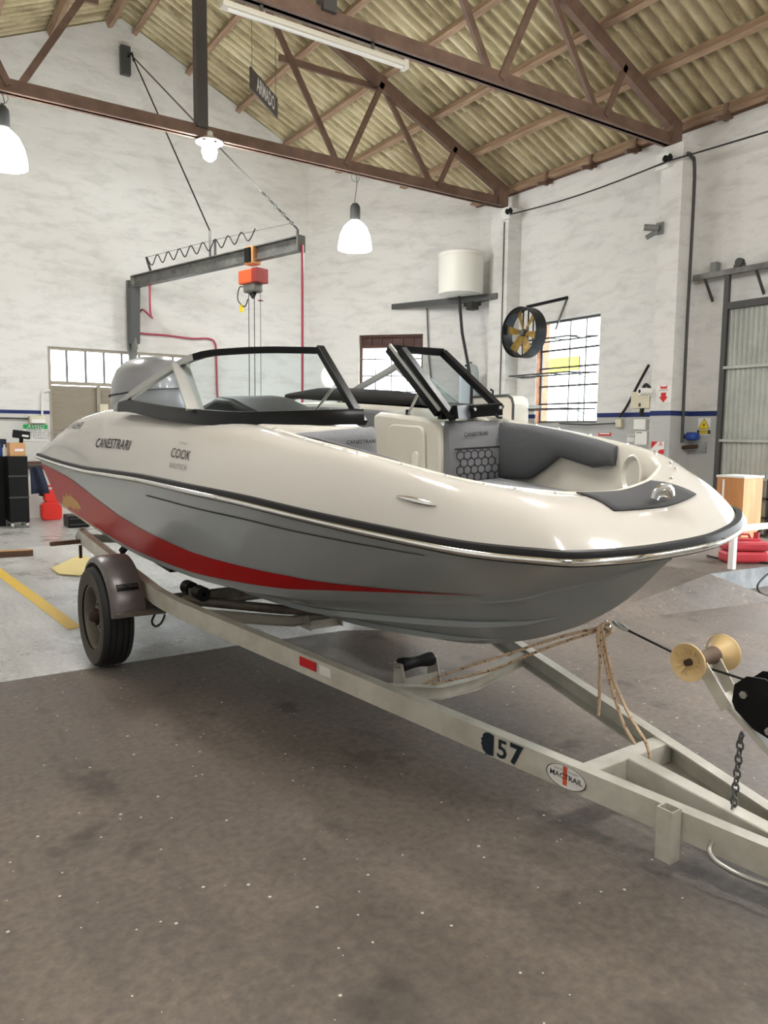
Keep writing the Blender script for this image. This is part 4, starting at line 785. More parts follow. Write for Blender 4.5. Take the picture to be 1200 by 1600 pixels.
# ------------------------------------------------------------------ winch post
wr = tpx(1103, 1027, 0); WU, WZ = float(wr[0]), float(wr[2])
post = [tpx(1136, 1092, 0), tpx(1205, 1190, 0)]
pd = nrm(post[1]-post[0]); base = post[1]+pd*.12
wp = tb(MB().bar(post[0]-pd*.02, V(4.12, 0, tz(4.12)), .075, .02, (0, 0, 1)), 'winch_post', MT['galv'], bevel=.004)
for sg in (-1, 1):
    tb(MB().bar(V(WU, sg*.046, WZ), post[0]+V(0, sg*.036, .0)+pd*.03, .006, .045, (0, 0, 1)), 'roller_fork', MT['galv'], wp)
    m = MB(); m.lathe([(.013, sg*.05), (.03, sg*.05), (.034, sg*.058), (.058, sg*.1), (.066, sg*.106), (.066, sg*.113), (.056, sg*.112), (.03, sg*.098), (.022, sg*.1), (.013, sg*.1)], 28, (WU, 0, WZ), (0, 1, 0)); fl = tb(m, 'roller_flange', MT['bunk'], wp, smooth=35)
    for k in range(12):
        a = k*math.pi/6; d = V(math.cos(a), 0, math.sin(a)); tb(MB().bar(V(WU, sg*.103, WZ)+d*.028, V(WU, sg*.108, WZ)+d*.054, .004, .006, (0, 1, 0)), 'roller_spoke', MT['bunk'], wp)
tb(MB().lathe([(.012, -.052), (.032, -.05), (.027, -.02), (.026, 0), (.027, .02), (.032, .05), (.012, .052)], 22, (WU, 0, WZ), (0, 1, 0)), 'bow_roller', MT['dirt'], wp, smooth=40)
tb(MB().tube([(WU, -.118, WZ), (WU, .118, WZ)], .012, 8), 'roller_pin', MT['hub'], wp)
# winch
wa = tpx(1180, 1092, -.05)
m = MB(); prof = [(-.075, -.03), (-.07, .03), (-.03, .068), (.03, .075), (.085, .05), (.10, -.02), (.10, -.13), (.0, -.10), (-.062, -.055)]
for v in (-.055, .045): m.prism([V(wa[0]+x, v, wa[2]+z) for x, z in prof], (0, .007, 0))
m.box((wa[0]+.04, 0, wa[2]-.10), (.12, .1, .008), np.array([nrm((1, 0, -.6)), (0, 1, 0), nrm((.6, 0, 1))]))
wn = tb(m, 'winch_frame', MT['black'], wp)
tb(MB().lathe([(.02, -.04), (.03, -.04), (.03, .04), (.02, .04)], 16, (wa[0]+.01, 0, wa[2]+.01), (0, 1, 0)), 'cable_drum', MT['cable'], wp)
g_ = MB(); n_g = 30
g_.prism([V(wa[0]+.06+(.075 if k % 2 else .068)*math.cos(k*math.pi/n_g), .052, wa[2]+.015+(.075 if k % 2 else .068)*math.sin(k*math.pi/n_g)) for k in range(2*n_g)], (0, .012, 0)); tb(g_, 'winch_gear', MT['black'], wp)
for x, z in ((-.035, .005), (.055, -.09), (.06, .03)): tb(MB().lathe([(.013, 0), (.013, -.008), (.001, -.009)], 6, (wa[0]+x, -.056, wa[2]+z), (0, 1, 0)), 'winch_bolt', MT['alu'], wp)
# winch cable from the bow eye over the roller
eye = np.array(TM.inverted() @ Vector(bw((5.27, 0, -.56))))
tb(MB().tube([eye+V(.09, 0, -.03), V(WU-.03, 0, WZ-.034), V(WU+.02, 0, WZ-.036), V(wa[0]-.01, 0, wa[2]+.035)], .0045, 6), 'winch_cable', MT['cable'], wp)
sh_ = tb(MB().tube([eye+V(.02+.07*k, .012*math.sin(k*math.pi)*sg_, -.01-.02*k) for sg_, ks in ((1, np.linspace(0, 1, 8)), (-1, np.linspace(1, 0, 8))) for k in ks], .007, 6, loop=True), 'snap_hook', MT['alu'], wp, smooth=60)
ey = MB().tube([V(*bl((5.235+.035*math.sin(a)*.9, .0+.018*math.cos(a), -.585-.03*math.sin(a)*0.6+.0)) ) for a in np.linspace(0, math.pi, 9)], .007, 8).build('bow_eye', MT['chrome'], boat, local=True, smooth=60)
# safety chain
ct, cb = tpx(1158, 1148, 0), tpx(1143, 1290, 0)
chain = tb(MB().tube([ct+V(0, 0, .012), ct+V(.01, 0, 0), ct+V(0, 0, -.012)], .005, 6), 'safety_chain', MT['wire'])
N = 13; link = None
for k in range(N):
    c = ct+(cb-ct)*(k+.5)/N; L = np.linalg.norm(cb-ct)/N*.72; ax = V(1, 0, 0) if k % 2 else V(0, 1, 0)
    pts = [c+ax*.011*math.cos(a)+V(0, 0, 1)*(L*math.sin(a)) for a in np.linspace(0, 2*math.pi, 12, endpoint=False)]
    tb(MB().tube(pts, .0036, 6, loop=True), 'chain_link', MT['wire'], chain, smooth=60)
for x in (3.78, 3.87):
    for v in (-.02, .028): tb(MB().lathe([(.008, 0), (.008, .03), (.001, .03)], 10, (x, v, tz(x)), (0, 0, 1)).lathe([(.014, 0), (.014, .012), (.008, .012)], 6, (x, v, tz(x)), (0, 0, 1)), 'tongue_bolt', MT['alu'])
# ------------------------------------------------------------------ rope tied to the bow eye
ew = bw((5.25, -.01, -.60))
rope = thing('bow_rope', 'speckled rope knotted at the bow eye, its ends hanging down', 'rope', tuple(ew))
def wpx(x, y, off): return tw(tpx(x, y, off))
rl = lambda pts, name='rope_strand', r=.0065: MB().tube(spline(pts, 6), r, 6).build(name, MT['rope'], rope, smooth=60)
e2 = V(*ew)
rl([e2, wpx(870, 997, -.02), wpx(780, 1026, -.05), wpx(700, 1052, -.1), wpx(655, 1072, -.12)]); rl([e2+V(0, 0, -.01), wpx(860, 1010, -.03), wpx(770, 1046, -.08), wpx(690, 1066, -.11), wpx(650, 1076, -.12)])
rl([e2, wpx(934, 985, -.04), wpx(938, 1040, -.04), wpx(935, 1118, -.04)]); rl([e2, wpx(937, 985, -.03), wpx(952, 1060, -.03), wpx(972, 1125, -.03), wpx(992, 1163, -.03)])
rl([e2, wpx(941, 985, -.02), wpx(958, 1060, -.02), wpx(985, 1120, -.02), wpx(1009, 1160, -.02), wpx(1016, 1185, -.02)])
m = MB()
for k, (dx, dz) in enumerate(((0, 0), (.012, -.018), (-.008, -.03))): m.tube([e2+V(dx, 0, dz)+V(.026*math.cos(a), .02*math.sin(a)*(1 if k % 2 else -.6), .016*math.sin(a+k)) for a in np.linspace(0, 2*math.pi, 14, endpoint=False)], .0075, 6, loop=True)
m.build('knot', MT['rope'], rope, smooth=60)
# ================================================================== LAMPS
def lamp(x, Y, zsock, sc, label):
    t = thing('pendant_lamp', label, 'lamp', (x, Y, zsock), group='opal pendant lamps')
    MB().tube(spline([(x, Y, TZ-.08), (x+.03, Y, TZ-.2), (x-.01, Y, zsock+.02)], 4), .006, 6).build('cord', MT['wire'], t)
    MB().tube([V(x, Y, TZ-.14)+V(.07*math.cos(a), 0, .07*math.sin(a)) for a in np.linspace(0, 2*math.pi, 14, endpoint=False)], .004, 5, loop=True).build('cord_loop', MT['wire'], t)
    MB().lathe([(.001, 0), (.04*sc, 0), (.07*sc, -.04*sc), (.075*sc, -.08*sc), (.075*sc, -.24*sc), (.06*sc, -.245*sc)], 18, (x, Y, zsock)).build('lamp_socket', MT['dgrey'], t, smooth=40)
    MB().lathe([(.055*sc, -.245*sc), (.10*sc, -.27*sc), (.17*sc, -.34*sc), (.22*sc, -.45*sc), (.245*sc, -.58*sc), (.25*sc, -.66*sc), (.24*sc, -.66*sc)], 28, (x, Y, zsock)).build('lamp_shade', MT['lampglass'], t, smooth=60)
    ld = bpy.data.lights.new('lamp_light', 'POINT'); ld.energy = LAMP_W; ld.color = (1, .985, .96); ld.shadow_soft_size = .2*sc
    lo = bpy.data.objects.new('lamp_light', ld); COL.objects.link(lo); lo.parent = t; lo.location = (0, 0, -.75*sc); return t
p = atY(555, 318, TY1); lamp(float(p[0]), TY1, float(p[2]), 1.05, 'lit opal pendant lamp hanging right of the jib crane')
p = atY(3, 165, TY1); lamp(float(p[0]), TY1, float(p[2]), 1.05, 'lit opal pendant lamp cut off by the left picture edge')
for lx, ly, wh_ in ((1.5, 3.5, 'above the trailer wheel'), (4.05, 3.2, 'above the boat bow'), (1.5, .1, 'over the camera'), (4.05, .1, 'right of the camera'), (6.4, .1, 'near the open gate'), (4.05, -3.3, 'by the front gable wall')): lamp(lx, ly, 5.05, 1.05, 'lit opal pendant lamp out of the picture '+wh_)
p = atY(327, 205, TY1); x, z = float(p[0]), float(p[2])
t = thing('bulb_lamp', 'glaring bare bulb under a small flat reflector at the king post', 'lamp', (x, TY1, z))
MB().lathe([(.03, .0), (.05, -.02), (.05, -.08), (.12, -.1), (.19, -.15), (.185, -.155), (.1, -.11)], 24, (x, TY1, z)).build('reflector', MT['white'], t, smooth=50)
MB().lathe([(.03, -.1), (.07, -.15), (.1, -.22), (.105, -.28), (.085, -.35), (.04, -.39), (.001, -.4)], 20, (x, TY1, z)).build('bulb', MT['bulb'], t, smooth=60)
MB().tube([(x, TY1, z), (x, TY1, TZ-.08)], .008, 6).build('cord', MT['wire'], t)
ld = bpy.data.lights.new('lamp_light', 'POINT'); ld.energy = LAMP_W*1.5; ld.color = (.97, 1, 1); ld.shadow_soft_size = .12
lo = bpy.data.objects.new('lamp_light', ld); COL.objects.link(lo); lo.parent = t; lo.location = (0, 0, -.5)
# batten light under the front truss
p, q = atY(345, 8, TY2), atY(632, 100, TY2); zb = float((p[2]+q[2])/2)
t = thing('batten_light', 'long white fluorescent batten fixed under the front truss', 'light fitting', (float(p[0]), TY2, zb))
MB().bar((p[0], TY2, zb), (q[0], TY2, zb), .11, .05).build('batten_body', MT['tubewhite'], t, bevel=.01)
MB().tube([(p[0]+.05, TY2-.03, zb-.045), (q[0]-.05, TY2-.03, zb-.045)], .017, 10).build('fluorescent_tube', MT['white'], t, smooth=60)
MB().box((q[0], TY2, zb), (.05, .09, .09)).build('end_cap', MT['tubewhite'], t)
for xx in (float(p[0])+.4, float(q[0])-.4): MB().box((xx, TY2, (zb+TZ-.08)/2), (.03, .02, TZ-.08-zb)).build('hanger', MT['wire'], t)
# hanging ARMADO sign, edge-on to the truss
hgt = .3
P1 = _O+ray(391, 121)*(hgt*FPX/33)/FPX; sd = V(.724, .69, 0)
def px_of(P): q = CAM@(P-_O); return 600+FPX*q[0]/q[2]
Lw = min(np.linspace(.3, 4, 371), key=lambda k: abs(px_of(P1+sd*k)-433)); P2 = P1+sd*Lw; sn = V(sd[1], -sd[0], 0)
t = thing('hanging_sign', 'dark hanging sign lettered ARMADO in white', 'sign', tuple((P1+P2)/2))
MB().box((P1+P2)/2, (Lw, .02, hgt), np.array([sd, sn, (0, 0, 1)])).build('sign_board', MT['steelgrey'], t)
mm = text_mb('ARMADO', 1, 0, bold=.02); wx = max(p[0] for p in mm.v)-min(p[0] for p in mm.v)
mapped(mm, lambda x, y: (P1+P2)/2+sn*.013+sd*(x/wx*Lw*.68+Lw*.04)+V(0, 0, y*hgt*.95)).build('lettering', MT['white'], t)
for k in (.06, .94): q = P1+sd*Lw*k; MB().tube([q+V(0, 0, hgt/2), V(q[0], q[1], zr(q[0])-.05)], .004, 5).build('hanger_wire', MT['wire'], t)

# ================================================================== JIB CRANE on the rear wall
cp_ = V(3.88, WY-.22, 4.05); ce = V(4.97, 9.56, 4.05); jd = nrm(ce-cp_)
t = thing('jib_crane', 'grey wall-mounted jib crane with a long swinging arm', 'crane', (3.88, WY-.1, 1.6))
m = MB(); m.bar((3.88, WY-.05, .9), (3.88, WY-.05, 4.1), .14, .09, (0, 1, 0)); m.build('wall_column', MT['crane'], t)
m = MB(); m.prism([(3.80, WY-.1, 3.0), (3.80, WY-.1, 3.95), (3.80, WY-.34, 3.95), (3.80, WY-.26, 3.0)], (.16, 0, 0)); m.build('swivel_bracket', MT['dgrey'], t)
MB().tube([(3.88, WY-.22, 2.9), (3.88, WY-.22, 4.15)], .05, 12).build('pivot_pin', MT['crane'], t, smooth=40)
up = V(0, 0, 1); lat = nrm(np.cross(jd, up))
R = []
for k in (0, 1):
    p = cp_+(ce-cp_)*k; R.append([p+lat*x+up*z for x, z in ((-.06, -.1), (.06, -.1), (.06, -.085), (.008, -.085), (.008, .085), (.06, .085), (.06, .1), (-.06, .1), (-.06, .085), (-.008, .085), (-.008, -.085), (-.06, -.085))])
arm = MB().rings(R).build('jib_arm', MT['crane'], t)
MB().box(ce, (.03, .14, .22), np.array([jd, lat, up])).build('end_stop', MT['crane'], t)
k1 = .52; pm = cp_+(ce-cp_)*k1
for nm, k in (('tie_lug', .52), ('tie_lug', .985)): MB().bar(cp_+(ce-cp_)*k+up*.09, cp_+(ce-cp_)*k+up*.2, .04, .02).build(nm, MT['dgrey'], t)
br = V(3.87, WY-.07, 7.75)
MB().box(br, (.16, .1, .46)).build('anchor_plate', MT['dgrey'], t); MB().tube([br+V(.03, -.03, .05), br+V(.08, -.12, .1), br+V(.12, -.1, -.02)], .02, 8).build('anchor_hook', MT['black'], t)
ta = br+V(.09, -.1, .06)
MB().tube([ta, pm+up*.5], .012, 6).build('tie_rod', MT['cable'], t); MB().tube([pm+up*.5, pm+up*.18], .016, 6).build('tie_chain', MT['wire'], t)
e1 = cp_+(ce-cp_)*.985+up*.2; e0 = ta+(e1-ta)*.82
MB().tube([ta, e0], .012, 6).build('tie_rod', MT['wire'], t)
for k in range(9):
    c = e0+(e1-e0)*(k+.5)/9; dd = nrm(e1-e0); ax = nrm(np.cross(dd, (1, 0, 0) if k % 2 else (0, 0, 1)))
    MB().tube([c+dd*.045*math.sin(a)+ax*.02*math.cos(a) for a in np.linspace(0, 2*math.pi, 10, endpoint=False)], .007, 5, loop=True).build('chain_link', MT['dgrey'], t)
# festoon cable over the arm
MB().bar(cp_+(ce-cp_)*.13+up*.1, cp_+(ce-cp_)*.10+up*.36, .03, .03).build('festoon_post', MT['dgrey'], t); MB().bar(cp_+(ce-cp_)*.55+up*.1, cp_+(ce-cp_)*.55+up*.35, .03, .03).build('festoon_post', MT['dgrey'], t)
MB().tube([cp_+(ce-cp_)*.10+up*.36, cp_+(ce-cp_)*.55+up*.35, cp_+(ce-cp_)*.97+up*.30], .004, 5).build('festoon_wire', MT['wire'], t)
fp = []
for i, k in enumerate(np.linspace(.11, .78, 19)): fp.append(cp_+(ce-cp_)*k+up*(.35 if i % 2 == 0 else .20)+lat*.02)
MB().tube(spline(fp, 5), .009, 6).build('festoon_cable', MT['cable'], t, smooth=60)
# electric hoist on the arm
hk = .76; hp_ = cp_+(ce-cp_)*hk
h = thing('electric_hoist', 'small orange electric hoist hanging from the crane arm', 'hoist', tuple(hp_-up*.65))
ax = np.array([jd, lat, up])
MB().box(hp_-up*.02, (.2, .16, .26), ax).build('trolley', MT['ply'], h, bevel=.02)
MB().box(hp_-up*.02+jd*.0+lat*.09, (.12, .04, .2), ax).build('trolley_wheel_plate', MT['black'], h)
o = MB().box(hp_-up*.32, (.42, .22, .2), ax).build('hoist_body', MT['orange'], h, bevel=.02); MB().box(hp_-up*.32-lat*.0+jd*.16, (.12, .226, .206), ax).build('hoist_end_cover', MT['dred'], h, bevel=.01)
MB().box(hp_-up*.31-lat*.112+jd*.02, (.1, .004, .09), ax).build('hoist_label', MT['yellow'], h)
MB().box(hp_-up*.48, (.26, .18, .13), ax).build('hoist_drum_guard', MT['crane'], h, bevel=.03); MB().tube([hp_-up*.52-jd*.12-lat*.05, hp_-up*.6, hp_-up*.56+jd*.1+lat*.05], .03, 8).build('hoist_motor', MT['black'], h, smooth=50)
MB().tube(spline([hp_-up*.5-jd*.1, hp_-up*.42-jd*.3, hp_-up*.6-jd*.36, hp_-up*.72-jd*.2, hp_-up*.62-jd*.12], 5), .009, 6).build('pendant_cable', MT['cable'], h, smooth=60); MB().box(hp_-up*.74-jd*.27, (.05, .04, .1), ax).build('pendant_plug', MT['yprint'], h)
for dx in (-.1, .03): MB().tube([hp_-up*.55+jd*dx, hp_-up*3.0+jd*dx], .006, 5).build('hoist_rope', MT['cable'], h)
MB().tube([hp_-up*.4+jd*.17, hp_-up*2.95+jd*.17], .005, 5).build('hoist_rope', MT['wire'], h); MB().lathe([(.02, 0), (.045, .01), (.02, .02)], 12, hp_-up*.68+jd*.17).build('rope_stop', MT['dred'], h)
# air hoses
ho = thing('air_hose', 'red air hose hanging straight down from the crane arm end', 'hose', tuple(ce-up*2.9)); MB().tube([ce+jd*.03-up*.02, ce+jd*.035-up*1.5, ce+jd*.03-up*2.9], .018, 8).build('hose_line', MT['hose'], ho, smooth=60)
ho = thing('air_hose', 'red air hose looped along the wall below the crane column', 'hose', (3.95, WY-.03, 1.2))
q_ = lambda x, y, Y=WY-.04: atY(x, y, Y)
MB().tube(spline([cp_+(ce-cp_)*.12-up*.1, cp_+(ce-cp_)*.12-up*.55, q_(238, 497, WY-.3), q_(222, 484, WY-.2), q_(214, 500), q_(213, 515), q_(222, 521), q_(260, 524), q_(300, 529), q_(325, 529), q_(336, 536), q_(338, 560), q_(340, 620), q_(345, 650), q_(352, 700)], 6), .017, 8).build('hose_line', MT['hose'], ho, smooth=60)

# ================================================================== WATER TANK on its shelf, fan, wire shelves
SHZ = 3.95
sL = onch(613, 482)[0]; A = chp(sL, SHZ, .0); Bq = V(PX1, 10.5, SHZ); 
t = thing('tank_shelf', 'dark steel corner shelf carrying the white tank', 'shelf', (8.9, 11.3, SHZ))
MB().bar(A, Bq, .06, .1).build('front_beam', MT['dgrey'], t); MB().bar(A+V(.4, .0, 0), V(WX, 11.3, SHZ), .05, .08).build('rear_beam', MT['dgrey'], t)
m = MB(); m.prism([A+V(.3, -.5, .02), Bq+V(-.02, .02, .02), V(WX, 10.75, SHZ+.02), V(WX, 11.36, SHZ+.02), chp(2.3, SHZ+.02)], (0, 0, .03)); m.build('shelf_plate', MT['dgrey'], t)
tc = V(8.98, 11.02, SHZ+.05)
k = thing('water_tank', 'round white water tank standing on the corner shelf', 'tank', tuple(tc))
MB().lathe([(.001, 0), (.40, 0), (.405, .02), (.41, .6), (.415, .65), (.40, .68)], 40, tc).build('tank_body', MT['tank'], k, smooth=40); MB().lathe([(.41, .66), (.42, .68), (.415, .71), (.36, .73), (.001, .74)], 40, tc).build('tank_lid', MT['tank'], k, smooth=40)
pp = thing('tank_pipe', 'black pipe running down from under the tank shelf', 'pipe', (9.0, 11.0, 1.9)); MB().tube([V(*atX(717, 473, 9.0)[:2], SHZ+.03), atX(722, 520, 9.02), atX(737, 600, 9.1), V(*atX(737, 600, 9.1)[:2], 0)], .028, 8).build('pipe_run', MT['cable'], pp, smooth=60); MB().box(atX(738, 478, 9.05), (.16, .16, .14)).build('pipe_valve', MT['cable'], pp)
pp = thing('tank_pipe', 'thin grey pipe on the wall beside the tank pipe', 'pipe', (8.6, 11.6, 1.9)); MB().tube([chp(2.45, SHZ-.05, .05), chp(2.5, 3.0, .05), chp(2.62, 2.0, .05)], .014, 6).build('pipe_run', MT['wire'], pp)
fc = V(9.05, 9.44, 3.17); fx = V(-1, 0, 0)
t = thing('wall_fan', 'round black drum fan with yellow blades on a wall arm', 'fan', tuple(fc-V(0, 0, .4)))
fr_ = .40
MB().lathe([(fr_, -.12), (fr_+.012, -.12), (fr_+.012, .12), (fr_, .12), (fr_-.02, .1), (fr_-.02, -.1), (fr_, -.12)], 40, fc, fx).build('fan_drum', MT['black'], t, smooth=40)
b0_ = None
for i in range(6):
    a = i*math.pi/3+.2; e = V(0, math.cos(a), math.sin(a)); pr = V(0, -math.sin(a), math.cos(a))
    m = MB(); R = []
    for r, w, tw_ in ((.05, .035, .6), (.16, .05, .5), (.28, .065, .4), (.36, .07, .3)):
        c = fc+e*r; d = pr*math.cos(tw_)+fx*math.sin(tw_); R.append([c-d*w+fx*.004, c+d*w+fx*.004, c+d*w-fx*.004, c-d*w-fx*.004])
    MB().rings(R).build('fan_blade', MT['fanyellow'], t)
MB().lathe([(.001, .06), (.05, .05), (.06, .02), (.06, -.06), (.001, -.06)], 18, fc, fx).build('fan_hub', MT['dgrey'], t, smooth=40)
for d in (-.12, .0, .12): MB().bar(fc+V(.10, d, -.39), fc+V(.10, d, .39), .018, .018).build('motor_bar', MT['black'], t)
aw = atX(887, 465, WX); MB().bar(fc+V(.05, 0, fr_+.02), aw, .04, .05).build('fan_arm', MT['black'], t); MB().bar(aw, V(WX, aw[1]+.25, aw[2]-.5), .025, .025).build('arm_brace', MT['wire'], t)
# three empty wire shelves hung in front of the tall window
for i, (z, lab) in enumerate(((3.07, 'empty wire shelf frame across the top of the tall window'), (2.5, 'empty wire shelf frame across the middle of the tall window'), (1.92, 'empty wire shelf frame across the bottom of the tall window'))):
    t = thing('wire_shelf', lab, 'shelf', (WX-.2, 9.1, z), group='wire shelves at the tall window')
    y0, y1 = w3[0]+.02, w3[1]+.35; x0, x1 = WX-.02, WX-.40
    MB().tube([(x0, y0, z), (x0, y1, z), (x1, y1-.1, z), (x1, y0+.28, z)], .014, 6, loop=True).build('shelf_rim', MT['dgrey'], t)
    for y in np.linspace(y0+.3, y1-.25, 4): MB().tube([(x0, y, z), (x1, y, z)], .011, 5).build('shelf_rod', MT['dgrey'], t)
    MB().tube([(WX-.005, y0, z-.15), (x1+.1, y0+.22, z)], .006, 5).build('shelf_stay', MT['wire'], t)

p = atX(733, 590, 9.25); t = thing('pressure_vessel', 'pale plastic cylinder standing below the tank shelf', 'tank', (float(p[0]), float(p[1]), 0)); zt4 = float(atX(733, 569, 9.25)[2])
MB().lathe([(.001, 0), (.17, 0), (.18, .05), (.18, zt4-.15), (.15, zt4-.04), (.08, zt4), (.001, zt4)], 24, (p[0], p[1], 0)).build('vessel_body', MT['pale'], t, smooth=50); MB().lathe([(.05, zt4), (.05, zt4+.04), (.001, zt4+.04)], 14, (p[0], p[1], 0)).build('vessel_cap', MT['grey'], t)
# ================================================================== right wall fittings
def wallbox(name, x0, y0, x1, y1, X, depth, mt, label, cat, bevel=.008, group=None):
    a = atX(x0, y0, X); b = atX(x1, y1, X); c = (a+b)/2; zc = (atX((x0+x1)/2, y0, X)[2]+atX((x0+x1)/2, y1, X)[2])/2; hh = abs(atX((x0+x1)/2, y0, X)[2]-atX((x0+x1)/2, y1, X)[2]); yy = abs(a[1]-b[1])
    t = thing(name, label, cat, (X, float(c[1]), float(zc-hh/2)), group=group)
    MB().box((X+depth/2 if X+depth <= WX+.001 else X-depth/2, c[1], zc), (depth, yy, hh)).build('body', mt, t, bevel=bevel); return t, V(X, c[1], zc), yy, hh
FX2 = PX2-.002
# ivory switch cabinet standing off the wall, camera, signs on the pillar front
t, c, yy, hh = wallbox('switch_cabinet', 986, 612, 1014, 638, PX2, .25, MT['ivory'], 'ivory electrical cabinet above the blue line', 'cabinet')
MB().box(c+V(-.004, .0, -.07), (.01, .03, .05)).build('lock', MT['dgrey'], t); MB().tube(spline([c+V(.1, .05, hh/2), c+V(.05, -.05, hh/2+.1), c+V(.05, -.15, hh/2+.02)], 5), .025, 8).build('cable_bundle', MT['cable'], t, smooth=60)
t2, c2_, _, _ = wallbox('meter_box', 990, 655, 1008, 671, PX2+.06, .2, MT['white'], 'small white meter box below the switch cabinet', 'box'); MB().tube([c2_+V(0, -.02, .12), c2_+V(0, -.05, .3)], .03, 8).build('conduit', MT['cable'], t2)
t2, c2_, _, _ = wallbox('breaker_box', 992, 674, 1010, 695, PX2+.06, .2, MT['white'], 'white breaker box lowest of the boxes beside the pillar', 'box'); MB().box(c2_+V(-.003, .03, .08), (.006, .1, .01)).build('hinge', MT['ink'], t2)
t2, c2_, _, _ = wallbox('notice_paper', 980, 679, 991, 690, WX-.02, .02, MT['white'], 'small white notice left of the breaker box', 'notice', 0)
mapped(text_mb('AVISO\n- - - -', .05, 0), lambda x, y: c2_+V(-.003, -x, y)).build('lettering', MT['greyink'], t2)
t2, c2_, _, _ = wallbox('red_notice', 935, 676, 954, 681, WX-.01, .01, MT['redprint'], 'red notice strip on the wall just above the boat edge', 'notice', 0)
MB().box(c2_+V(-.003, 0, .01), (.004, .2, .02)).build('printed_line', MT['white'], t2)
t2, c2_, _, _ = wallbox('junction_box', 961, 655, 970, 668, WX-.06, .06, MT['ivory'], 'small ivory junction box on the wall cable', 'box'); MB().tube(spline([c2_+V(0, -.02, .1), c2_+V(0, -.15, .25), c2_+V(-.05, -.4, .6), c2_+V(-.1, -.6, .85)], 5), .02, 6).build('cable', MT['cable'], t2); MB().tube([c2_+V(-.02, .05, 0), c2_+V(-.02, .6, -.02), c2_+V(-.02, 1.2, -.0)], .014, 6).build('conduit', MT['dgrey'], t2)
cc = atX(1018, 612, FX2); t = thing('security_camera', 'white bullet camera beside the red arrow sign', 'camera', tuple(cc))
MB().tube([cc+V(-.2, .05, 0), cc+V(-.02, 0, 0)], .05, 14).build('camera_body', MT['white'], t, smooth=40); MB().lathe([(.001, .004), (.025, .004), (.028, 0)], 14, cc+V(-.2, .05, 0), (-1, .25, 0)).build('lens', MT['black'], t); MB().box(cc+V(-.005, .0, -.02), (.02, .09, .09)).build('mount', MT['white'], t)
def sign(name, x0, y0, x1, y1, X, label, base=MT['white']):
    return wallbox(name, x0, y0, x1, y1, X, .006, base, label, 'sign', 0)
t, c, yy, hh = sign('arrow_sign', 1026, 602, 1048, 629, FX2-.006, 'white sign with a red arrow pointing down on the pillar')
ar = [(-.05, .03), (.05, .03), (.05, -.035), (.09, -.035), (0, -.12), (-.09, -.035), (-.05, -.035)]
S_ = yy/.24
m = MB(); m.poly([c+V(-.002, -x*S_*.8, (y-.01)*S_*.9) for x, y in ar]); m.build('arrow', MT['redprint'], t); m = MB(); m.poly([c+V(-.002, -x*S_, y*S_+.085*S_) for x, y in ((-.06, .04), (-.035, .015), (.035, .015), (.06, .04), (.05, -.015), (-.05, -.015))]); m.build('symbol', MT['redprint'], t)
mapped(text_mb('MATAFUEGO', .026*S_, 0), lambda x, y: c+V(-.002, -x, y+.05*S_)).build('lettering', MT['ink'], t)
t, c, yy, hh = sign('extinguisher_sign', 1018, 690, 1037, 709, FX2-.006, 'red and white fire extinguisher sign low on the pillar')
for pts in (((-.5, .5), (0, .5), (-.5, -.1)), ((.5, -.1), (.5, -.5), (0.05, -.5), (.1, -.2))): m = MB(); m.poly([c+V(-.002, -x*yy, y*hh) for x, y in pts]); m.build('red_field', MT['redprint'], t)
mapped(text_mb('A', .1, 0), lambda x, y: c+V(-.002, -x-.05, y+.05)).build('lettering', MT['redprint'], t); MB().lathe([(.001, .001), (.02, .001)], 12, c+V(-.003, .05, -.06), (-1, 0, 0)).build('symbol', MT['ink'], t)
t, c, yy, hh = sign('hazard_sign', 1091, 653, 1109, 680, WX-.008, 'yellow triangle high-voltage warning sign right of the pillar')
m = MB(); m.poly([c+V(-.001, 0.0, .115), c+V(-.001, -.095, -.035), c+V(-.001, .095, -.035)]); m.build('triangle_border', MT['ink'], t)
m = MB(); m.poly([c+V(-.002, 0.0, .102), c+V(-.002, -.083, -.028), c+V(-.002, .083, -.028)]); m.build('triangle', MT['yprint'], t)
m = MB(); m.poly([c+V(-.003, -x, y+.02) for x, y in ((.008, .04), (-.018, .0), (-.002, .0), (-.01, -.035), (.018, .012), (.003, .012))]); m.build('lightning_bolt', MT['ink'], t)
MB().box(c+V(-.002, 0, -.075), (.004, .2, .055)).build('caption_bar', MT['ink'], t); MB().box(c+V(-.004, 0, -.075), (.004, .13, .045)).build('caption_field', MT['yprint'], t); mapped(text_mb('PELIGRO', .026, 0, bold=.0005), lambda x, y: c+V(-.0075, -x, y-.075)).build('lettering', MT['ink'], t)
# pump with blue motor, tap plate
p = atX(1070, 684, WX-.15); t = thing('wall_pump', 'brown pipe valve with a blue motor on the wall by the pillar', 'pump', tuple(p-V(0, 0, .1)))
MB().lathe([(.001, -.08), (.055, -.08), (.06, -.05), (.06, .05), (.055, .08), (.001, .08)], 18, p+V(0, -.12, .02), (0, 1, 0)).build('motor', MT['blue'], t, smooth=40); MB().tube([p+V(0, -.03, .02), p+V(0, .2, .02), p+V(0, .24, -.15)], .03, 10).build('pipe', MT['hub'], t, smooth=50); MB().tube([p+V(0, .2, -.1), p+V(0, .05, -.14), p+V(0, -.2, -.12)], .03, 10).build('pipe', MT['hub'], t, smooth=50); MB().box(p+V(-.03, .12, .03), (.1, .06, .1)).build('valve_body', MT['ivory'], t, bevel=.01); MB().bar(p+V(0, .2, 0), V(WX, p[1]+.2, p[2]), .04, .04).build('wall_stub', MT['hub'], t)
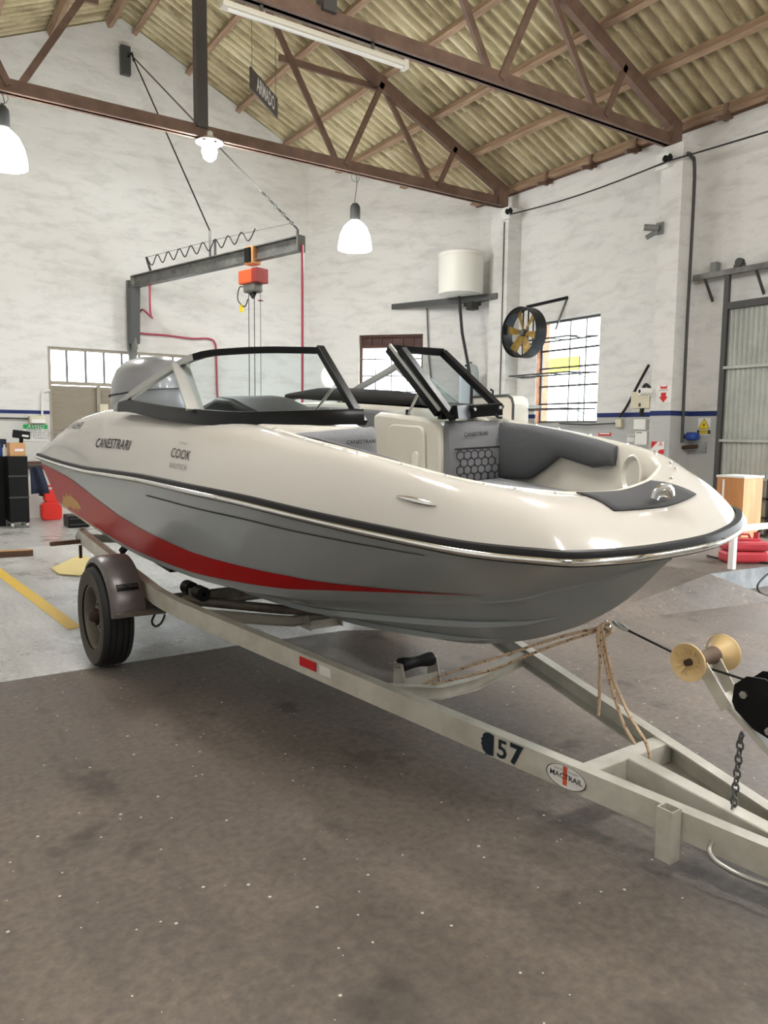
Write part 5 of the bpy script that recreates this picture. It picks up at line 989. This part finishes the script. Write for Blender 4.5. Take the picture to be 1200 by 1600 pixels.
t, c, yy, hh = wallbox('tap_plate', 1080, 690, 1102, 708, WX-.02, .02, MT['concrete'], 'tap on a stained square patch under the warning sign', 'tap', 0); MB().tube([c+V(-.01, .06, -.02), c+V(-.1, .06, -.02), c+V(-.1, -.05, -.02)], .016, 8).build('tap', MT['alu'], t, smooth=50)
# conduits, isolators and cable
for (px, py, nm) in ((1043, 252, 'insulator beside the front truss end'), (797, 333, 'insulator beside the rear truss end')):
    X = (PX2 if px > 900 else PX1)-.0; p = atX(px, py, X); t = thing('wall_insulator', 'white and black cable '+nm, 'insulator', tuple(p)); MB().box(p+V(-.03, .05, 0), (.06, .2, .2)).build('base_plate', MT['white'], t); MB().lathe([(.001, -.06), (.05, -.06), (.03, -.02), (.05, .02), (.03, .05), (.001, .06)], 12, p+V(-.1, -.06, 0), (0, 1, 0)).build('porcelain', MT['black'], t, smooth=40)
pa = atX(797, 335, PX1-.1); pb = atX(1043, 252, PX2-.1); pc = V(PX2-.1, 1.0, float(pb[2])+.1)
t = thing('overhead_cable', 'black cable strung along the right wall between the insulators', 'cable', tuple(pa)); MB().tube([pa+(pb-pa)*k-V(0, 0, .06*math.sin(math.pi*k)) for k in np.linspace(0, 1, 9)]+[pb+(pc-pb)*k-V(0, 0, .1*math.sin(math.pi*k)) for k in np.linspace(.1, 1, 8)], .011, 6).build('cable_run', MT['cable'], t)
p = V((PX2+WX)/2+.02, 6.665, 0); t = thing('wall_conduit', 'dark conduit running down the side of the front pillar', 'conduit', (p[0], p[1], 1.4)); MB().tube(spline([V(PX2-.02, 6.6, 5.25), V(PX2+.12, 6.64, 5.25), V(p[0], p[1], 5.0), V(p[0], p[1], 3.0), V(p[0]+.02, p[1], 1.4)], 6), .022, 8).build('pipe_run', MT['dgrey'], t, smooth=60)
p = atX(786, 400, PX1-.02); t = thing('wall_conduit', 'thin conduit on the front of the rear pillar', 'conduit', (PX1, float(p[1]), 1.5)); MB().tube([(PX1-.01, p[1], 5.2), (PX1-.01, p[1], 1.5)], .014, 6).build('pipe_run', MT['wire'], t)
p = atX(1031, 357, PX2-.02); t = thing('floodlight', 'small grey twin spotlight high on the right wall', 'light fitting', tuple(p)); MB().box(p, (.04, .1, .16)).build('back_plate', MT['grey'], t); MB().tube([p+V(-.03, .0, 0), p+V(-.16, .14, .02)], .045, 12).build('spot_head', MT['grey'], t, smooth=40); MB().tube([p+V(-.03, .02, -.04), p+V(-.13, .12, -.12)], .035, 12).build('spot_head', MT['grey'], t, smooth=40)
p = atX(1048, 540, WX-.02); t = thing('wall_sensor', 'tiny black sensor on the wall left of the pillar', 'sensor', tuple(p)); MB().lathe([(.001, .06), (.04, .05), (.05, 0)], 14, p, (-1, 0, 0)).build('sensor_dome', MT['dgrey'], t, smooth=40); MB().box(p+V(.01, 0, 0), (.02, .1, .1)).build('sensor_base', MT['ivory'], t)
# cream tank and valve at the foot of the rear pillar
p = atX(755, 640, 8.95); t = thing('cream_cabinet', 'cream cabinet with dark rim behind the boat bow', 'cabinet', (8.95, float(p[1]), 0))
zt_ = float(atX(770, 619, 8.95)[2]); yl_, yr_ = float(atX(740, 640, 8.95)[1]), float(atX(802, 640, 8.95)[1])
prf = [(yl_, 0), (yr_, 0), (yr_, zt_-.15), (yr_+.04, zt_-.05), (yr_+.14, zt_), (yl_, zt_)]
m = MB(); m.prism([V(8.95, y, z) for y, z in prf], (.35, 0, 0)); m.build('cabinet_shell', MT['cream'], t)
m = MB(); m.tube([V(8.945, y, z) for y, z in prf[1:]], .025, 6); m.build('rim_trim', MT['dgrey'], t)
p = atX(810, 634, 9.2); t = thing('hose_reel', 'small red and blue valve beside the cream cabinet', 'valve', tuple(p-V(0, 0, .2))); MB().lathe([(.001, -.06), (.1, -.05), (.11, 0), (.1, .05), (.001, .06)], 16, p, (0, 0, 1)).build('red_cap', MT['dred'], t, smooth=40); MB().lathe([(.07, -.25), (.07, -.06)], 14, p, (0, 0, 1), cap=True).build('blue_body', MT['blue'], t); MB().bar(p, V(WX, p[1], p[2]), .04, .04).build('pipe', MT['wire'], t)

# ================================================================== platform: railing, case, crate, cable
rp_ = atZ(1143, 889, PLZ+.006)
t = thing('guard_rail', 'white tubular guard rail at the platform edge', 'railing', tuple(rp_))
ph = float(np.linalg.norm(rp_[:2])); zt2 = float(_O[2]+ray(1145, 826)[2]/np.linalg.norm(ray(1145, 826)[:2])*ph)
MB().box((rp_[0], rp_[1], (PLZ+zt2)/2), (.055, .055, zt2-PLZ-.006)).build('post', MT['white'], t); MB().bar((rp_[0]-.03, rp_[1], zt2), (rp_[0]+2.2, rp_[1]-.1, zt2), .055, .055).build('top_rail', MT['white'], t); MB().box((rp_[0]+2.1, rp_[1]-.1, (PLZ+zt2)/2), (.055, .055, zt2-PLZ-.006)).build('post', MT['white'], t); MB().tube(spline([(rp_[0]+.05, rp_[1]+.05, zt2), (rp_[0]+.05, rp_[1]+.1, zt2+.06), (rp_[0]-.05, rp_[1]+.2, zt2+.06), (rp_[0]-.1, rp_[1]+.2, zt2-.05)], 4), .015, 6).build('rail_hook', MT['white'], t)
ca = atZ(1168, 882, PLZ+.006)
t = thing('tool_case', 'rose red plastic tool case with handle on the platform', 'case', tuple(ca))
cx, cy = float(ca[0])+.12, float(ca[1])+.12; AXC = np.array([nrm((.83, -.55, 0)), nrm((.55, .83, 0)), (0, 0, 1)]); cu_ = lambda a, b, z: V(cx, cy, PLZ+.006)+AXC[0]*a+AXC[1]*b+V(0, 0, z)
MB().box(cu_(0, 0, .06), (.44, .24, .12), AXC).build('case_bottom', MT['caseplastic'], t, bevel=.03); MB().box(cu_(0, 0, .175), (.44, .24, .10), AXC).build('case_lid', MT['caseplastic'], t, bevel=.03); MB().box(cu_(0, 0, .235), (.3, .13, .03), AXC).build('lid_boss', MT['caseplastic'], t, bevel=.01)
MB().tube([cu_(-.14, 0, .24), cu_(-.12, 0, .29), cu_(.04, 0, .29), cu_(.06, 0, .24)], .014, 8).build('handle', MT['caseplastic'], t, smooth=50); MB().tube([cu_(.12, 0, .24), cu_(.12, 0, .31)], .03, 10).build('filler_cap', MT['caseplastic'], t, smooth=40)
MB().tube(spline([cu_(.12, 0, .3), cu_(.2, -.02, .36), cu_(.26, 0, .26), cu_(.3, -.02, .06)], 5), .012, 6).build('fuel_tube', MT['hub'], t, smooth=60)
X_, Y_ = 8.35, 5.45
cr_a = atX(1127, 800, 8.6); t = thing('plywood_crate', 'plywood crate with white top edge standing on the platform', 'crate', (8.6, float(cr_a[1])-.3, PLZ+.006))
ya, yb = float(atX(1118, 800, 8.6)[1]), float(atX(1160, 800, 8.6)[1]); zt3 = float(atX(1140, 746, 8.6)[2])
MB().box((8.8, (ya+yb)/2, (PLZ+.006+zt3)/2), (.4, abs(ya-yb), zt3-PLZ-.006)).build('crate_body', MT['ply'], t); MB().box((8.8, (ya+yb)/2, zt3+.012), (.42, abs(ya-yb)+.02, .024)).build('top_strip', MT['white'], t); MB().box((8.595, ya-.09, (PLZ+zt3)/2), (.012, .025, zt3-PLZ-.05)).build('corner_strip', MT['white'], t)
t = thing('floor_cable', 'black cable curling down the platform face', 'cable', (7.0, 4.1, 0)); q2 = lambda x, y, Y: atY(x, y, Y)
MB().tube(spline([atZ(1105, 868, PLZ+.02), atZ(1128, 873, PLZ+.02), atZ(1200, 880, PLZ+.02), atZ(1215, 886, PLZ+.02), q2(1196, 900, 4.0), q2(1184, 915, 3.98), atZ(1190, 928, .012), atZ(1215, 935, .012)], 6), .011, 6).build('cable_run', MT['cable'], t, smooth=60)

# ================================================================== left background
def pxbox(name, x0, y0, x1, y1, Y, dep, mt, label, cat, bevel=.01, group=None, zb=None):
    a = atY(x0, y0, Y); b = atY(x1, y1, Y); X0, X1 = a[0], b[0]; z1 = atY((x0+x1)/2, y0, Y)[2]; z0 = atY((x0+x1)/2, y1, Y)[2] if zb is None else zb
    t = thing(name, label, cat, (float((X0+X1)/2), Y, float(z0)), group=group)
    MB().box(((X0+X1)/2, Y+dep/2, (z0+z1)/2), (X1-X0, dep, z1-z0)).build('body', mt, t, bevel=bevel); return t, V((X0+X1)/2, Y, (z0+z1)/2), float(X1-X0), float(z1-z0)
t, c, ww, hh = pxbox('tool_trolley', 12, 713, 47, 818, 12.55, .5, MT['black'], 'tall black tool trolley on castors by the back wall', 'trolley', zb=.09)
for z in (-.12, .2): MB().box(c+V(0, -.005, z), (ww+.01, .012, .02)).build('drawer_gap', MT['dgrey'], t)
for dx in (-.38, .38):
    MB().lathe([(.001, -.02), (.045, -.02), (.045, .02), (.001, .02)], 14, V(c[0]+dx*ww, 12.6, .045), (1, 0, 0)).build('castor', MT['alu'], t, smooth=40); MB().lathe([(.001, -.02), (.045, -.02), (.045, .02), (.001, .02)], 14, V(c[0]+dx*ww, 13.0, .045), (1, 0, 0)).build('castor', MT['alu'], t, smooth=40)
ztop = float(c[2]+hh/2)
t, c2_, ww2, hh2 = pxbox('cardboard_box', 15, 692, 40, 712, 12.6, .3, MT['cardboard'], 'brown cardboard box with white label on the tool trolley', 'box', .004, zb=ztop); MB().box(c2_+V(.02, -.003, .0), (.12, .006, .05)).build('paper_label', MT['white'], t); MB().box(c2_+V(.02, -.004, .02), (.12, .008, .008)).build('red_band', MT['redprint'], t)
t = thing('scale_display', 'black digital display on a short stand atop the cardboard box', 'display', tuple(c2_+V(.05, .1, hh2/2))); cd_ = atY(34, 679, 12.6); AXD = np.array([nrm((1, 0, -.13)), (0, 1, 0), nrm((.13, 0, 1))]); MB().box(cd_+V(0, .05, 0), (.24, .06, .12), AXD).build('display_body', MT['black'], t, bevel=.01); MB().box(cd_+V(.05, .015, -.02), (.09, .006, .03), AXD).build('lit_digits', MT['white'], t); MB().bar(cd_+V(0, .06, -.05), V(cd_[0], 12.7, c2_[2]+hh2/2), .05, .04).build('stand', MT['black'], t)
t, c3, ww3, hh3 = pxbox('work_bench', -60, 715, 10, 818, 12.9, .6, MT['black'], 'black work bench cut off by the left picture edge', 'bench', zb=0)
t, c3, ww3, hh3 = pxbox('bottle_rack', -40, 686, 11, 713, 12.95, .3, MT['navy'], 'dark rack of small bottles on the left bench', 'rack', zb=float(c3[2]+hh3/2))
for i in range(4): MB().lathe([(.03, -.12), (.03, 0), (.012, .03), (.012, .06), (.001, .06)], 12, c3+V(.08+.06*i*1.1-.1, -.06, 0)).build('bottle', [MT['white'], MT['ivory'], MT['blue'], MT['white']][i], t, smooth=40)
q0 = atY(49, 730, 12.75); t = thing('hanging_cloth', 'navy work cloth hanging beside the tool trolley', 'cloth', (float(q0[0])+.1, 12.9, 1.0))
R = []
for z, w_ in ((0, .16), (-.12, .2), (-.3, .25), (-.42, .27)): R.append([q0+V(.02+w_*k-.02, .12+.03*math.sin(k*9+z*5), z) for k in np.linspace(0, 1, 9)])
MB().rings(R, cap=False, closed=False).build('cloth_sheet', MT['navy'], t, smooth=60, solid=.01); MB().tube([q0+V(-.12, .15, .02), q0+V(.25, .15, .02)], .012, 6).build('rail', MT['dgrey'], t)
jp = atZ(80, 812, 0); jx, jy = float(jp[0]), float(jp[1])
t = thing('fuel_can', 'bright red plastic fuel can on the floor below the stern', 'fuel can', (jx, jy, 0))
def rbox(m, x0, x1, z0, z1, y0, y1):
    return m.prism([V(jx+x, jy+y0, z) for x, z in ((x0+.04, z0), (x1-.04, z0), (x1, z0+.04), (x1, z1-.05), (x1-.06, z1), (x0+.06, z1), (x0, z1-.05), (x0, z0+.04))], (0, y1-y0, 0))
rbox(MB(), -.16, .16, 0, .3, -.1, .1).build('can_body', MT['redplastic'], t, bevel=.02); rbox(MB(), -.11, .13, .29, .5, -.09, .09).build('can_shoulder', MT['redplastic'], t, bevel=.02); MB().tube([(jx-.06, jy, .5), (jx-.03, jy, .56), (jx+.05, jy, .56), (jx+.08, jy, .5)], .018, 8).build('can_handle', MT['redplastic'], t); MB().tube([(jx-.1, jy, .42), (jx-.17, jy, .44)], .035, 12).build('can_cap', MT['black'], t)
# wall sign, lamp fitting, conduit
t, c, ww, hh = pxbox('wall_notice', 36, 663, 75, 689, WY-.012, .01, MT['white'], 'white notice with green AVISO header on the back wall', 'sign', 0); MB().box(c+V(0, -.004, hh*.36), (ww, .006, hh*.26)).build('green_header', MT['green'], t)
mapped(text_mb('AVISO', .085, .2, bold=.001), lambda x, y: c+V(x*1.1, -.009, y+hh*.36)).build('lettering', MT['white'], t)
for i, s_ in enumerate(('ORDENE LAS', 'HERRAMIENTAS', 'Y ELEMENTOS', 'DE TRABAJO')): mapped(text_mb(s_, .055, 0), lambda x, y, i=i: c+V(x*1.1+.03, -.003, y+hh*(.13-.155*i))).build('lettering', MT['greyink'], t)
t, c, ww, hh = pxbox('emergency_light', 46, 650, 73, 662, WY-.12, .12, MT['ivory'], 'ivory emergency light fitting above the green notice', 'light fitting'); MB().box(c+V(0, -.01, -.02), (ww*.8, .02, hh*.5)).build('diffuser', MT['white'], t)
t = thing('wall_conduit', 'white conduit bent down to the emergency light', 'conduit', tuple(c+V(.1, .1, .1))); MB().tube(spline([atY(78, 610, WY-.03), atY(71, 611, WY-.03), atY(66, 616, WY-.03), atY(66, 650, WY-.03)], 5), .018, 8).build('pipe_run', MT['white'], t, smooth=60); MB().tube([atY(-40, 652, WY-.03), atY(46, 654, WY-.03)], .014, 6).build('pipe_run', MT['dgrey'], t)
# dark shelf board and parts bins under the window
t = thing('wall_board', 'dark timber board fixed low on the back wall', 'board', (2.3, WY-.1, .95)); a = atY(56, 727, WY-.06); MB().box((2.45, WY-.04, float(a[2])), (.9, .08, .13)).build('plank', MT['darkwood'], t)
t, c, ww, hh = pxbox('parts_bin', 107, 806, 140, 826, 12.2, .4, MT['black'], 'black parts bin on the floor behind the trailer rail', 'bin', zb=0)
for z in (-.04, .05): MB().box(c+V(0, -.005, z), (ww*.9, .01, .012)).build('bin_rib', MT['dgrey'], t)
# floor bits: plank, foam sheet
a, b = atZ(-40, 873, .0), atZ(52, 868, 0); t = thing('floor_plank', 'short dark plank lying on the pale floor at the left edge', 'plank', tuple(b)); MB().bar(a+V(0, 0, .035), b+V(0, 0, .035), .09, .07).build('plank_body', MT['darkwood'], t, bevel=.004); MB().bar(a+V(0, 0, .072), b+V(0, 0, .072), .085, .005).build('top_face', MT['ply'], t)
pts = [atZ(x, y, .004) for x, y in ((80, 889), (92, 898), (122, 900), (160, 893), (150, 878), (128, 868), (112, 874))]; o = MB().prism(pts, (0, 0, .012)).build('foam_sheet', MT['skin'], loc=tuple(pts[0])); tag(o, 'pale yellow curved foam sheet on the floor behind the wheel', 'sheet')
